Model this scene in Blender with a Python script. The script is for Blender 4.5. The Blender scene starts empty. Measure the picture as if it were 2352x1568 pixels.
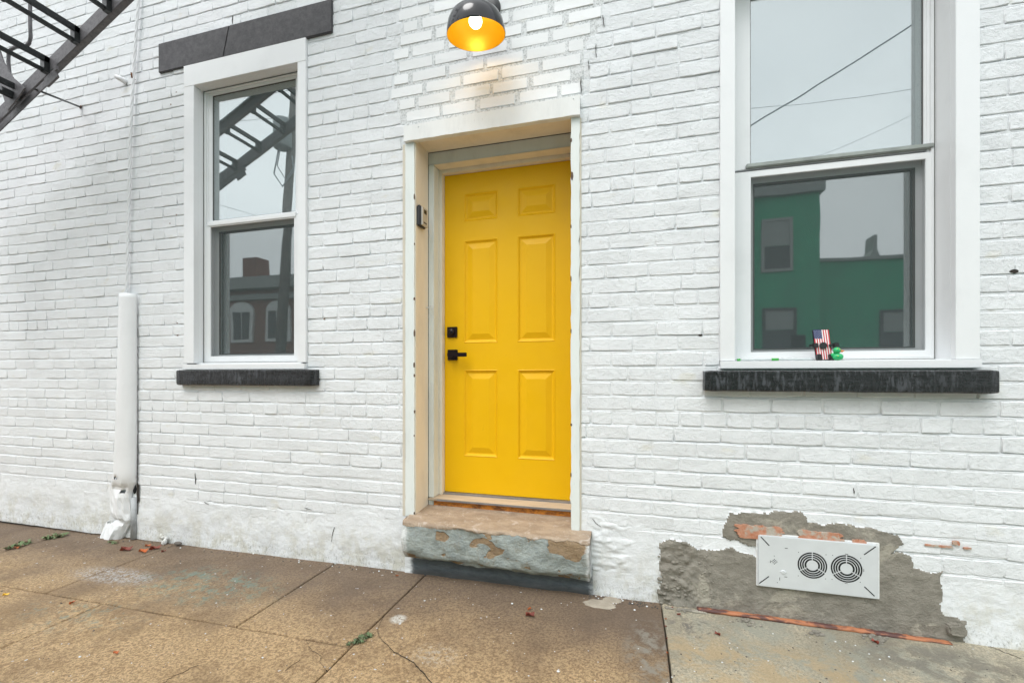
import bpy, bmesh, math, random
import numpy as np
from mathutils import Vector, Matrix
random.seed(7)
S = bpy.context.scene
COL = S.collection
# ------------------------------------------------------------------ camera, sky, sun, exposure
TH = math.radians(15.18); FP = 1010.0; CAMD = 2.367; CAMZ = 1.165; HY = 860.0
cd = bpy.data.cameras.new('camera'); cam = bpy.data.objects.new('camera', cd); COL.objects.link(cam)
cam.location = (0, -CAMD, CAMZ); cam.rotation_euler = (math.pi/2, 0, TH)
cd.sensor_width = 36; cd.lens = FP/2352*36; cd.shift_y = 76/2352; cd.clip_start = .05; cd.clip_end = 2000
S.camera = cam
SUN_EL, SUN_AZ = math.radians(58), math.radians(200)      # azimuth measured clockwise from +Y
wd = bpy.data.worlds.new('World'); S.world = wd; wd.use_nodes = True
nt = wd.node_tree; nt.nodes.clear()
def wn(t, **k):
    n = nt.nodes.new(t)
    for a, b in k.items(): setattr(n, a, b)
    return n
sky = wn('ShaderNodeTexSky', sky_type='NISHITA', sun_disc=False, sun_elevation=SUN_EL, sun_rotation=SUN_AZ,
         air_density=1.0, dust_density=4.0, ozone_density=1.0)
hs = wn('ShaderNodeHueSaturation'); hs.inputs['Saturation'].default_value = .13
tc = wn('ShaderNodeTexCoord'); cl = wn('ShaderNodeTexNoise')
cl.inputs['Scale'].default_value = 2.2; cl.inputs['Detail'].default_value = 5; cl.inputs['Roughness'].default_value = .5
cr = wn('ShaderNodeValToRGB'); cr.color_ramp.elements[0].position = .3; cr.color_ramp.elements[0].color = (8.2, 8.6, 9.0, 1)
cr.color_ramp.elements[1].position = .72; cr.color_ramp.elements[1].color = (11.2, 11.5, 11.7, 1)
mx = wn('ShaderNodeMix', data_type='RGBA'); mx.inputs[0].default_value = .72
bg = wn('ShaderNodeBackground'); bg.inputs[1].default_value = .10; wo = wn('ShaderNodeOutputWorld')
L = nt.links.new
L(sky.outputs[0], hs.inputs['Color']); L(tc.outputs['Generated'], cl.inputs['Vector']); L(cl.outputs[0], cr.inputs[0])
L(hs.outputs[0], mx.inputs[6]); L(cr.outputs[0], mx.inputs[7]); L(mx.outputs[2], bg.inputs[0]); L(bg.outputs[0], wo.inputs[0])
sd = bpy.data.lights.new('sun', 'SUN'); sun = bpy.data.objects.new('sun', sd); COL.objects.link(sun)
sd.energy = .75; sd.angle = math.radians(25); sd.color = (1, .985, .965)
_d = Vector((math.sin(SUN_AZ)*math.cos(SUN_EL), math.cos(SUN_AZ)*math.cos(SUN_EL), math.sin(SUN_EL)))
sun.rotation_euler = _d.to_track_quat('Z', 'Y').to_euler(); sun.location = (0, -5, 12)
S.view_settings.view_transform = 'Standard'; S.view_settings.look = 'None'; S.view_settings.gamma = 1
S.view_settings.exposure = 1.0
S.render.engine = 'CYCLES'
# ------------------------------------------------------------------ measuring helpers: a point of a known vertical plane y=Y
CT, ST = math.cos(TH), math.sin(TH)
def P(px, py, Y=0.0):
    u = (px-1176)/FP; v = (HY-py)/FP
    t = (Y+CAMD)/(CT+ST*u)
    return (t*(-ST+CT*u), Y, CAMZ+t*v)
def X(px, Y=0.0): return P(px, 0, Y)[0]
def Z(px, py, Y=0.0): return P(px, py, Y)[2]
def G(px, py, z=0.0):
    u = (px-1176)/FP; t = (z-CAMZ)/((HY-py)/FP)
    return (t*(-ST+CT*u), -CAMD+t*(CT+ST*u), z)
def MIR(px, py, Y, g=.15):          # real place (plane y=Y) of something seen mirrored in the glass plane y=g
    q = P(px, py, 2*g-Y); return (q[0], Y, q[2])
def zg(x): return -.0094*max(0., -.5-x)
# ------------------------------------------------------------------ materials
MATS = {}
class NB:
    def __init__(s, name):
        s.m = bpy.data.materials.new(name); s.m.use_nodes = True; s.t = s.m.node_tree
        s.b = s.t.nodes['Principled BSDF']; s.out = s.t.nodes['Material Output']; MATS[name] = s.m
        s.pos = s.n('ShaderNodeNewGeometry').outputs['Position']
    def n(s, t, **k):
        q = s.t.nodes.new(t)
        for a, b in k.items(): setattr(q, a, b)
        return q
    def l(s, a, b): s.t.links.new(a, b)
    def vec(s, sc):
        q = s.n('ShaderNodeVectorMath', operation='MULTIPLY'); s.l(s.pos, q.inputs[0]); q.inputs[1].default_value = sc; return q.outputs[0]
    def noise(s, scale, detail=4, rough=.55, stretch=None, dist=0):
        q = s.n('ShaderNodeTexNoise'); q.inputs['Scale'].default_value = scale; q.inputs['Detail'].default_value = detail
        q.inputs['Roughness'].default_value = rough; q.inputs['Distortion'].default_value = dist
        s.l(s.vec(stretch) if stretch else s.pos, q.inputs['Vector']); return q.outputs[0]
    def voro(s, scale, stretch=None, feature='F1', out='Distance'):
        q = s.n('ShaderNodeTexVoronoi', feature=feature); q.inputs['Scale'].default_value = scale
        s.l(s.vec(stretch) if stretch else s.pos, q.inputs['Vector']); return q.outputs[out]
    def ramp(s, f, a, b, lo=0., hi=1.):
        q = s.n('ShaderNodeMapRange', interpolation_type='SMOOTHSTEP'); s.l(f, q.inputs[0])
        for i, v in zip((1, 2, 3, 4), (a, b, lo, hi)): q.inputs[i].default_value = v
        return q.outputs[0]
    def math(s, op, a, b=0.):
        q = s.n('ShaderNodeMath', operation=op)
        for i, v in enumerate((a, b)):
            if isinstance(v, (int, float)): q.inputs[i].default_value = v
            else: s.l(v, q.inputs[i])
        return q.outputs[0]
    def mix(s, f, a, b):
        q = s.n('ShaderNodeMix', data_type='RGBA')
        for i, v in ((0, f), (6, a), (7, b)):
            if isinstance(v, (int, float)): q.inputs[i].default_value = v
            elif isinstance(v, tuple): q.inputs[i].default_value = (*v, 1)
            else: s.l(v, q.inputs[i])
        return q.outputs[2]
    def comp(s, i):
        q = s.n('ShaderNodeSeparateXYZ'); s.l(s.pos, q.inputs[0]); return q.outputs[i]
    def bump(s, h, dist, strength=1., prev=None):
        q = s.n('ShaderNodeBump'); q.inputs['Distance'].default_value = dist; q.inputs['Strength'].default_value = strength
        s.l(h, q.inputs['Height'])
        if prev is not None: s.l(prev, q.inputs['Normal'])
        return q.outputs[0]
    def fin(s, col=None, rough=None, norm=None, metal=None, spec=None):
        for k, v in (('Base Color', col), ('Roughness', rough), ('Normal', norm), ('Metallic', metal), ('Specular IOR Level', spec)):
            if v is None: continue
            i = s.b.inputs[k]
            if isinstance(v, (int, float)): i.default_value = v
            elif isinstance(v, tuple): i.default_value = (*v, 1)
            else: s.l(v, i)
        return s.m
def simple(name, col, rough=.5, metal=0., bump=None, var=.0, spec=.5):
    b = NB(name); c = col
    if var: c = b.mix(b.ramp(b.noise(9, 5), .35, .7), col, tuple(v*(1-var) for v in col))
    n = b.bump(b.noise(bump[0], 5), bump[1]) if bump else None
    return b.fin(c, rough, n, metal, spec)
def white_masonry(name, dirt=0., coarse=1., grime=True, tone=(.765, .787, .802)):
    b = NB(name)
    n1 = b.noise(3.2, 5, .6); n2 = b.noise(38, 6, .7); n3 = b.noise(210, 3, .6); flake = b.noise(24, 7, .72, dist=1.2)
    c = b.mix(b.ramp(n1, .35, .7), tone, tuple(v*.93 for v in tone))
    c = b.mix(b.ramp(n2, .55, .85, 0, .35+dirt), c, (.50, .52, .53))
    warm = b.ramp(b.noise(5.5, 4, .5, (1, 1, 2)), .63, .74, 0, .42)
    c = b.mix(warm, c, (.66, .64, .54))
    sp = b.ramp(b.noise(85, 3, .6), .735, .76, 0, .75)
    c = b.mix(b.math('MULTIPLY', sp, b.ramp(b.noise(6, 3), .5, .62)), c, (.13, .13, .12))
    if dirt > .3:
        c = b.mix(b.ramp(b.noise(75, 6, .85), .47, .6, 0, dirt), c, (.22, .235, .235))
    if grime:
        z = b.comp(2)
        g = b.math('MULTIPLY', b.ramp(z, .0, .36, 1, .0), b.ramp(b.noise(7, 7, .75, (1, 1, .8)), .42, .62))
        c = b.mix(b.math('MULTIPLY', g, .62), c, (.50, .48, .38))
        g2 = b.math('MULTIPLY', b.ramp(z, .0, .13, 1, 0), b.ramp(b.noise(95, 6, .85, (1, 1, .5)), .52, .64))
        c = b.mix(b.math('MULTIPLY', g2, .7), c, (.15, .15, .125))
    h = b.math('ADD', b.math('MULTIPLY', flake, 1.0), b.math('MULTIPLY', n3, .22))
    h = b.math('ADD', h, b.math('MULTIPLY', n2, .5))
    fl2 = b.ramp(b.noise(19, 6, .7, (1, 1, 1.9), .5), .50, .53)
    h = b.math('ADD', h, b.math('MULTIPLY', fl2, .13*coarse))
    return b.fin(c, .62, b.bump(h, .0050*coarse), spec=.3)
m_brick = white_masonry('painted_brick')
m_mortar = white_masonry('painted_mortar', dirt=.12)
m_render = white_masonry('painted_render', coarse=.8)
m_infill = white_masonry('infill_brick', coarse=.25, grime=False, tone=(.79, .805, .81))
m_imortar = white_masonry('infill_mortar', dirt=.6, coarse=.8, grime=False, tone=(.72, .74, .745))
def cement(name, c1, c2):
    b = NB(name); n = b.noise(14, 7, .65, (1, 1, 1.4)); n2 = b.noise(110, 4, .7)
    c = b.mix(b.ramp(n, .35, .68), c1, c2)
    c = b.mix(b.ramp(b.noise(4.5, 6, .7, dist=.6), .55, .63, 0, .6), c, (.44, .41, .34))
    c = b.mix(b.ramp(n2, .62, .72, 0, .6), c, tuple(v*.45 for v in c1))
    h = b.math('ADD', n, b.math('MULTIPLY', n2, .4)); return b.fin(c, .85, b.bump(h, .012), spec=.25)
m_cement = cement('cement_patch', (.215, .20, .168), (.295, .275, .235))
m_rawbrick = NB('raw_brick')
_b = m_rawbrick; _n = _b.noise(45, 6, .7)
m_rawbrick = _b.fin(_b.mix(_b.ramp(_b.noise(13, 6, .7), .5, .62), _b.mix(_b.ramp(_n, .3, .7), (.42, .16, .08), (.52, .28, .19)), (.42, .38, .32)), .8, _b.bump(_n, .006))
def pavement(name, c1, c2, c3, darkwall):
    b = NB(name)
    g1 = b.noise(80, 5, .85); g2 = b.noise(260, 2, .6); blot = b.noise(1.6, 5, .6); blot2 = b.noise(6, 5, .6)
    c = b.mix(b.ramp(g1, .42, .57), tuple(v*.82 for v in c1), tuple(v*1.06 for v in c2))
    c = b.mix(b.ramp(b.voro(105), .0, .24, .9, 0), c, (.11, .095, .08))
    c = b.mix(b.ramp(b.voro(62, (1.1, .9, 1)), .0, .17, .9, 0), c, (.14, .12, .105))
    c = b.mix(b.ramp(g2, .66, .74, 0, .8), c, c3)
    c = b.mix(b.ramp(blot, .45, .64, 0, .55), c, tuple(v*.62 for v in c1))
    c = b.mix(b.ramp(blot2, .5, .7, 0, .3), c, tuple(v*.7 for v in c1))
    if darkwall:                                           # grime washed down along the foot of the wall
        y = b.comp(1); w = b.math('ADD', y, b.math('MULTIPLY', blot, .8))
        c = b.mix(b.ramp(w, -.5, .25, 0, .72), c, (.135, .105, .09))
    c = b.mix(b.ramp(b.noise(48, 1, .4), .775, .785), c, (.75, .77, .80))
    h = b.math('ADD', b.math('MULTIPLY', g1, 1.), b.math('MULTIPLY', g2, .6))
    return b.fin(c, b.ramp(blot2, .3, .7, .6, .85), b.bump(h, .014), spec=.3), b
m_pave, _b = pavement('brown_aggregate_paving', (.42, .27, .14), (.68, .485, .27), (.76, .67, .54), True)
def _stain(b, cx, cy, rx, ry, col, amt, sc, th=.5):
    base = b.b.inputs['Base Color'].links[0].from_socket
    q = b.n('ShaderNodeVectorMath', operation='SUBTRACT'); b.l(b.pos, q.inputs[0]); q.inputs[1].default_value = (cx, cy, 0)
    q2 = b.n('ShaderNodeVectorMath', operation='MULTIPLY'); b.l(q.outputs[0], q2.inputs[0]); q2.inputs[1].default_value = (1/rx, 1/ry, 0)
    q3 = b.n('ShaderNodeVectorMath', operation='LENGTH'); b.l(q2.outputs[0], q3.inputs[0])
    f = b.math('MULTIPLY', b.ramp(q3.outputs['Value'], .35, 1, 1, 0), b.ramp(b.noise(sc, 6, .75, dist=.5), th-.05, th+.09))
    b.l(b.mix(b.math('MULTIPLY', f, amt), base, col), b.b.inputs['Base Color'])
g_ = G(470, 1335); _stain(_b, g_[0], g_[1], .62, .26, (.18, .36, .32), .55, 22, .52)
g_ = G(262, 1312); _stain(_b, g_[0], g_[1], .42, .12, (.62, .62, .62), .8, 70, .5)
g_ = G(185, 1400); _stain(_b, g_[0], g_[1], .5, .2, (.22, .36, .33), .5, 24, .56)
g_ = G(915, 1418); _stain(_b, g_[0], g_[1], .05, .05, (.78, .76, .70), .95, 40, .42)
g_ = G(1000, 1500); _stain(_b, g_[0], g_[1], .14, .1, (.70, .63, .52), .6, 60, .52)
g_ = G(1500, 1500); _stain(_b, g_[0], g_[1], .15, .32, (.36, .335, .28), .85, 14, .5)
m_pave2, _b2 = pavement('pale_paving', (.50, .45, .34), (.66, .59, .44), (.74, .70, .60), False)
g_ = G(1900, 1490); _stain(_b2, g_[0], g_[1], .9, .35, (.40, .42, .36), .6, 5, .5)
g_ = G(1750, 1545); _stain(_b2, g_[0], g_[1], .8, .3, (.62, .45, .24), .6, 7, .48)
g_ = G(1590, 1440); _stain(_b2, g_[0], g_[1], .16, .12, (.22, .205, .18), .9, 22, .52)
g_ = G(2200, 1530); _stain(_b2, g_[0], g_[1], .5, .2, (.24, .22, .18), .7, 10, .46)
m_dirt = simple('joint_dirt', (.055, .045, .037), .95)
m_asphalt = simple('asphalt', (.05, .05, .052), .9, bump=(120, .004), var=.3)
m_kerb = simple('kerb_stone', (.34, .33, .31), .85, bump=(60, .003), var=.25)
def lintelmat():
    b = NB('dark_grey_stone'); n = b.noise(30, 6, .7)
    pit = b.ramp(b.noise(70, 3, .6, (1, 1, .8)), .69, .74)
    c = b.mix(b.ramp(n, .3, .7), (.062, .061, .066), (.095, .093, .098)); c = b.mix(b.math('MULTIPLY', pit, .8), c, (.015, .015, .017))
    return b.fin(c, .7, b.bump(b.math('SUBTRACT', b.math('MULTIPLY', n, .5), pit), .004), spec=.3)
m_lintel = lintelmat()
def sillmat():
    b = NB('black_gloss_sill'); st = b.noise(48, 6, .78, (1, 1, .25)); hz = b.noise(55, 5, .7, (.25, 1, 1.5)); seg = b.noise(2.2, 2)
    run = b.math('MULTIPLY', b.ramp(st, .52, .6), b.ramp(seg, .42, .6))
    c = b.mix(run, (.006, .007, .008), (.055, .060, .068))
    c = b.mix(b.ramp(hz, .68, .72, 0, .5), c, (.2, .21, .22))
    h = b.math('ADD', st, b.math('MULTIPLY', hz, .6)); return b.fin(c, b.ramp(st, .3, .7, .16, .4), b.bump(h, .0045), spec=.6)
m_sill = sillmat()
def vinyl(name, col, rough=.38):
    b = NB(name); n = b.noise(5, 5, .6); w = b.noise(300, 2, .5)
    c = b.mix(b.ramp(n, .45, .8, 0, .5), col, tuple(v*.88 for v in col))
    c = b.mix(b.ramp(b.noise(60, 4, .7), .72, .78, 0, .4), c, (.35, .36, .35))
    return b.fin(c, rough, b.bump(w, .0006), spec=.4)
m_vinyl = vinyl('white_vinyl', (.76, .775, .785))
m_groove = simple('seal_and_groove_shade', (.10, .10, .095), .8)  # dark tone shared by the glazing seals and the painted groove shade
def oldpaint(name, col, chip, amt=.715):
    b = NB(name); n = b.noise(26, 6, .7, (1, 1, .25)); ch = b.noise(20, 7, .7, (1, 1, .5), .6)
    f = b.ramp(ch, amt, amt+.008)
    c = b.mix(b.ramp(b.noise(8, 5, .65, (1, 1, .3)), .42, .75, 0, .6), col, tuple(v*.8 for v in col)); c = b.mix(b.ramp(b.noise(90, 4, .7, (1, 1, .35)), .62, .75, 0, .45), c, tuple(v*.5 for v in col))
    c = b.mix(f, c, chip); return b.fin(c, .6, b.bump(b.math('SUBTRACT', b.math('MULTIPLY', n, .6), f), .0025), spec=.3)
m_trim = oldpaint('chipped_white_paint', (.72, .76, .74), (.16, .10, .07))
m_head = oldpaint('white_board_paint', (.76, .775, .765), (.30, .42, .36), .74)
m_cream = oldpaint('cream_paint', (.80, .725, .60), (.30, .22, .16), .745)
m_yellow = NB('yellow_door_paint'); _b = m_yellow
m_yellow = _b.fin(_b.mix(_b.ramp(_b.noise(7, 5, .6), .4, .8, 0, .5), _b.mix(_b.ramp(_b.noise(14, 6, .8, (1, 1, .4)), .62, .74, 0, .35), (.83, .47, .0002), (.58, .32, .006)), (.79, .43, .0003)), _b.ramp(_b.noise(9, 5, .6), .3, .7, .40, .55), _b.bump(_b.noise(190, 3, .6), .0005), spec=.30)
m_bronze = simple('oiled_bronze', (.016, .009, .012), .3, .4)
m_iron = NB('black_iron'); _b = m_iron; _n = _b.noise(60, 6, .7)
m_iron = _b.fin(_b.mix(_b.ramp(_n, .5, .75), (.010, .013, .013), (.05, .05, .052)), .33, _b.bump(_n, .003), spec=.5)
m_ironface = NB('sky_sheen_iron'); _b = m_ironface; _n = _b.noise(50, 6, .75)
m_ironface = _b.fin(_b.mix(_b.ramp(_n, .4, .7), (.13, .125, .132), (.075, .072, .078)), .5, _b.bump(_n, .003), spec=.4)  # grey puts the sky sheen on black iron into its colour
m_lampblack = simple('black_lamp_enamel', (.012, .012, .014), .14)
m_gold = simple('gold_lining', (.66, .40, .012), .33, .35)
m_lampcap = simple('weathered_black_canopy', (.035, .037, .038), .5, bump=(45, .003), var=.4)
m_galv = simple('galvanised_sheet', (.65, .68, .70), .42, .15, var=.06)
m_hole = simple('hole_shade', (.006, .008, .008), .9)  # near black that paints the darkness inside holes
m_wood = NB('orange_weathered_wood'); _b = m_wood; _n = _b.noise(26, 6, .7, (.3, 1, 1.5))
m_wood = _b.fin(_b.mix(_b.ramp(_n, .43, .56), (.40, .155, .07), (.09, .04, .035)), .6, _b.bump(_n, .004))
m_rustwood = NB('orange_shim'); _b = m_rustwood; _n = _b.noise(30, 6, .75, (.5, 1, 1))
m_rustwood = _b.fin(_b.mix(_b.ramp(_n, .4, .62), (.66, .24, .03), (.20, .07, .02)), .7, _b.bump(_n, .006))
m_thr = NB('threshold_wood'); _b = m_thr; _n = _b.noise(40, 5, .7, (.12, 2, 1))
m_thr = _b.fin(_b.mix(_b.ramp(_n, .35, .7), (.60, .49, .37), (.42, .34, .26)), .6, _b.bump(_n, .002))
m_alu = simple('threshold_metal', (.36, .36, .38), .35, .6, var=.3)
def stepmat():
    b = NB('worn_painted_step'); n = b.noise(16, 7, .7, (1, 1, 1.3)); ch = b.noise(7.5, 3, .5, (.8, .8, 1.25), .5)
    f = b.ramp(ch, .585, .60); st = b.ramp(b.noise(22, 6, .75), .5, .72, 0, .75)
    c = b.mix(b.ramp(n, .3, .7), (.37, .41, .385), (.27, .31, .305)); c = b.mix(st, c, (.24, .225, .17))
    c = b.mix(b.ramp(b.noise(120, 4, .7), .66, .73, 0, .7), c, (.09, .085, .07))
    c = b.mix(f, c, b.mix(b.ramp(b.noise(50, 4, .7), .4, .7), (.33, .235, .14), (.25, .18, .115)))
    n2 = b.noise(12, 7, .7, (.7, 1.6, 1)); w = b.ramp(b.noise(18, 6, .7, dist=1.), .54, .66)
    t = b.mix(b.ramp(n2, .3, .7), (.45, .35, .255), (.30, .225, .16)); t = b.mix(b.math('MULTIPLY', w, .6), t, (.60, .53, .47))
    t = b.mix(b.ramp(b.noise(34, 5, .7), .69, .72, 0, .8), t, (.72, .74, .73))
    zz = b.math('ADD', b.comp(2), b.math('MULTIPLY', b.math('SUBTRACT', b.noise(9, 6, .65), .5), .075))
    top = b.ramp(zz, .350-.045, .350-.042)
    ex = b.comp(0); sp = b.math('MAXIMUM', b.ramp(b.math('ADD', ex, b.math('MULTIPLY', b.noise(20, 5, .7), .05)), -1.225, -1.19, 1, 0), b.ramp(b.math('ADD', ex, b.math('MULTIPLY', b.noise(20, 5, .7), .05)), -.205, -.185, 0, 1))
    c = b.mix(b.math('MULTIPLY', sp, b.ramp(b.noise(30, 5, .7), .36, .5, .35, .9)), c, (.72, .74, .73))
    h = b.math('ADD', n, b.math('MULTIPLY', top, .12)); h = b.math('SUBTRACT', h, b.math('MULTIPLY', b.math('MULTIPLY', f, b.math('SUBTRACT', 1., top)), .3))
    return b.fin(b.mix(top, c, t), .55, b.bump(h, .021), spec=.35)
m_step = stepmat()
m_base = NB('blue_grey_base'); _b = m_base; _n = _b.noise(34, 6, .7, (.6, 1, 1.6))
_c = _b.mix(_b.ramp(_n, .3, .7), (.088, .108, .125), (.135, .155, .17)); _c = _b.mix(_b.ramp(_b.noise(60, 5, .8), .66, .70, 0, .7), _c, (.36, .36, .34))
_c = _b.mix(_b.ramp(_b.comp(2), .0, .045, .7, 0), _c, (.06, .055, .05))
_e = _b.math('ADD', _b.comp(0), _b.math('MULTIPLY', _b.noise(24, 5, .8), .06))
_s = _b.math('MAXIMUM', _b.ramp(_e, -1.245, -1.205, 1, 0), _b.ramp(_e, -.19, -.145, 0, 1))
_c = _b.mix(_s, _c, (.70, .72, .73))
m_base = _b.fin(_c, .6, _b.bump(_n, .007), spec=.35)
m_guard = vinyl('white_painted_sheet', (.74, .755, .765), .45)
m_scar = simple('bare_brown_wood', (.13, .085, .06), .8, var=.4)
m_crackm = simple('crack_dark', (.03, .024, .02), .95)
m_rust = simple('rust', (.20, .085, .04), .85, var=.4)
m_green_w = NB('green_stucco'); _b = m_green_w
m_green_w = _b.fin(_b.mix(_b.ramp(_b.noise(1.3, 5), .35, .7), (.008, .33, .17), (.008, .28, .15)), .8)
def facade():
    b = NB('red_brick_facade'); q = b.n('ShaderNodeTexBrick'); b.l(b.vec((1, 0, 0)), q.inputs['Vector'])
    sx = b.n('ShaderNodeCombineXYZ'); b.l(b.comp(0), sx.inputs[0]); b.l(b.comp(2), sx.inputs[1]); b.l(sx.outputs[0], q.inputs['Vector'])
    q.inputs['Color1'].default_value = (.17, .055, .04, 1); q.inputs['Color2'].default_value = (.22, .08, .055, 1); q.inputs['Mortar'].default_value = (.2, .17, .15, 1)
    q.inputs['Scale'].default_value = 1; q.inputs['Brick Width'].default_value = .22; q.inputs['Row Height'].default_value = .075; q.inputs['Mortar Size'].default_value = .008
    return b.fin(q.outputs[0], .85)
m_facade = facade()
m_farwhite = simple('far_white_trim', (.62, .63, .62), .6)
m_fardark = simple('far_dark_glass', (.02, .025, .03), .1)
m_fargrey = simple('far_cornice', (.28, .30, .29), .7)
m_room = simple('room_wall', (.10, .105, .105), .9)
m_pole = simple('pole_wood', (.20, .19, .18), .9, var=.3)  # lightened to carry the veiling haze of the pane in its colour
m_xfmr = simple('transformer_grey', (.30, .33, .33), .5)
m_cable = simple('hazed_cable', (.34, .37, .39), .6)  # pale grey puts the haze over the reflected wires into their colour
m_red = simple('flag_red', (.55, .03, .045), .4); m_wht = simple('flag_white', (.78, .77, .76), .4); m_blu = simple('flag_blue', (.03, .04, .13), .4)
m_plastic = simple('black_plastic', (.012, .012, .013), .4)
m_duck = simple('green_rubber', (.02, .42, .14), .35); m_beak = simple('orange_rubber', (.72, .20, .03), .4)
m_eye = simple('yellow_dot', (.8, .6, .05), .4)
m_tube = simple('clear_tube', (.55, .60, .60), .2, var=.2); m_tubeg = simple('green_cap', (.05, .35, .06), .4)
m_leafr = simple('dead_leaf_red', (.22, .04, .022), .6, bump=(60, .002), var=.4); m_leafo = simple('dead_leaf_orange', (.48, .12, .025), .6, bump=(60, .002), var=.4)
m_leafy = simple('dead_leaf_yellow', (.80, .48, .03), .6, var=.2)
m_weed = simple('weed_green', (.17, .24, .11), .7, var=.4); m_weedb = simple('weed_brown', (.15, .09, .055), .8, var=.4)
m_chip = simple('paint_chip', (.76, .78, .79), .6); m_peb = simple('pebble', (.13, .115, .10), .8, var=.4)
m_spill = cement('mortar_spill', (.33, .29, .23), (.42, .37, .30))
m_boxface = simple('keybox_face', (.52, .49, .43), .4, .1)
def glassmat(name, refl, tint, veil=.10):
    m = bpy.data.materials.new(name); m.use_nodes = True; t = m.node_tree; t.nodes.clear()
    o = t.nodes.new('ShaderNodeOutputMaterial'); g = t.nodes.new('ShaderNodeBsdfGlossy'); tr = t.nodes.new('ShaderNodeBsdfTransparent'); x = t.nodes.new('ShaderNodeMixShader')
    g.inputs['Roughness'].default_value = .0; g.inputs['Color'].default_value = (*tint, 1); tr.inputs['Color'].default_value = (.75, .8, .8, 1)
    lw = t.nodes.new('ShaderNodeLayerWeight'); lw.inputs['Blend'].default_value = .25
    pw_ = t.nodes.new('ShaderNodeMath'); pw_.operation = 'POWER'; pw_.inputs[1].default_value = 4.; t.links.new(lw.outputs['Facing'], pw_.inputs[0]); lw.inputs['Blend'].default_value = .5
    mr = t.nodes.new('ShaderNodeMapRange'); mr.inputs[3].default_value = refl; mr.inputs[4].default_value = 1.
    t.links.new(pw_.outputs[0], mr.inputs[0])
    dz_ = t.nodes.new('ShaderNodeBsdfDiffuse'); dz_.inputs['Color'].default_value = (.50, .56, .56, 1); dm_ = t.nodes.new('ShaderNodeMixShader'); dm_.inputs[0].default_value = veil  # pale diffuse film paints a haze that veils dark reflections
    n = t.nodes.new('ShaderNodeTexNoise'); n.inputs['Scale'].default_value = 3.0; n.inputs['Detail'].default_value = 1
    ge = t.nodes.new('ShaderNodeNewGeometry'); t.links.new(ge.outputs['Position'], n.inputs['Vector'])
    bp = t.nodes.new('ShaderNodeBump'); bp.inputs['Distance'].default_value = .0004; t.links.new(n.outputs[0], bp.inputs['Height']); t.links.new(bp.outputs[0], g.inputs['Normal'])
    t.links.new(mr.outputs[0], x.inputs[0]); t.links.new(tr.outputs[0], x.inputs[1]); t.links.new(g.outputs[0], x.inputs[2]); t.links.new(x.outputs[0], dm_.inputs[1]); t.links.new(dz_.outputs[0], dm_.inputs[2]); t.links.new(dm_.outputs[0], o.inputs[0])
    MATS[name] = m; return m
m_glass = glassmat('window_glass', .30, (.93, .985, .99))
m_glass2 = glassmat('window_glass_behind_screen', .48, (.93, .985, .985), .04)
m_glass2.node_tree.nodes['Glossy BSDF'].inputs['Roughness'].default_value = .018
def screenmat():
    m = bpy.data.materials.new('insect_screen_mesh'); m.use_nodes = True; t = m.node_tree; t.nodes.clear()
    o = t.nodes.new('ShaderNodeOutputMaterial'); d = t.nodes.new('ShaderNodeBsdfDiffuse'); tr = t.nodes.new('ShaderNodeBsdfTransparent'); x = t.nodes.new('ShaderNodeMixShader')
    d.inputs['Color'].default_value = (.085, .10, .10, 1); x.inputs[0].default_value = .40
    t.links.new(tr.outputs[0], x.inputs[1]); t.links.new(d.outputs[0], x.inputs[2]); t.links.new(x.outputs[0], o.inputs[0]); return m
m_screen = screenmat()
# ------------------------------------------------------------------ object helpers
def tag(o, label=None, cat=None, group=None, kind=None):
    for k, v in (('label', label), ('category', cat), ('group', group), ('kind', kind)):
        if v: o[k] = v
    return o
def wloc(o):
    v = Vector((0, 0, 0))
    while o is not None: v += o.location; o = o.parent
    return v
def empty(name, loc, label, cat, group=None):
    o = bpy.data.objects.new(name, None); o.location = loc; o.empty_display_size = .1; COL.objects.link(o); return tag(o, label, cat, group)
def obj(name, V, F, mat, parent=None, smooth=False, fm=None, origin=None, label=None, kind=None, bevel=0, seg=2):
    V = [Vector(v) for v in V]
    if origin is None: origin = wloc(parent) if parent else Vector((0, 0, 0))
    origin = Vector(origin)
    me = bpy.data.meshes.new(name); me.from_pydata([v-origin for v in V], [], [tuple(f) for f in F])
    for m in (mat if isinstance(mat, (list, tuple)) else [mat]): me.materials.append(m)
    if fm: me.polygons.foreach_set('material_index', fm)
    if bevel:
        bm = bmesh.new(); bm.from_mesh(me); bmesh.ops.recalc_face_normals(bm, faces=bm.faces)
        es = [e for e in bm.edges if len(e.link_faces) == 2 and e.calc_face_angle(0) > .5]
        bmesh.ops.bevel(bm, geom=es, offset=bevel, segments=seg, affect='EDGES', clamp_overlap=True); bm.to_mesh(me); bm.free()
    if smooth: me.polygons.foreach_set('use_smooth', [True]*len(me.polygons))
    me.update()
    o = bpy.data.objects.new(name, me); COL.objects.link(o)
    if parent: o.parent = parent; o.location = origin-wloc(parent)
    else: o.location = origin
    return tag(o, label, None, None, kind)
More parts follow.
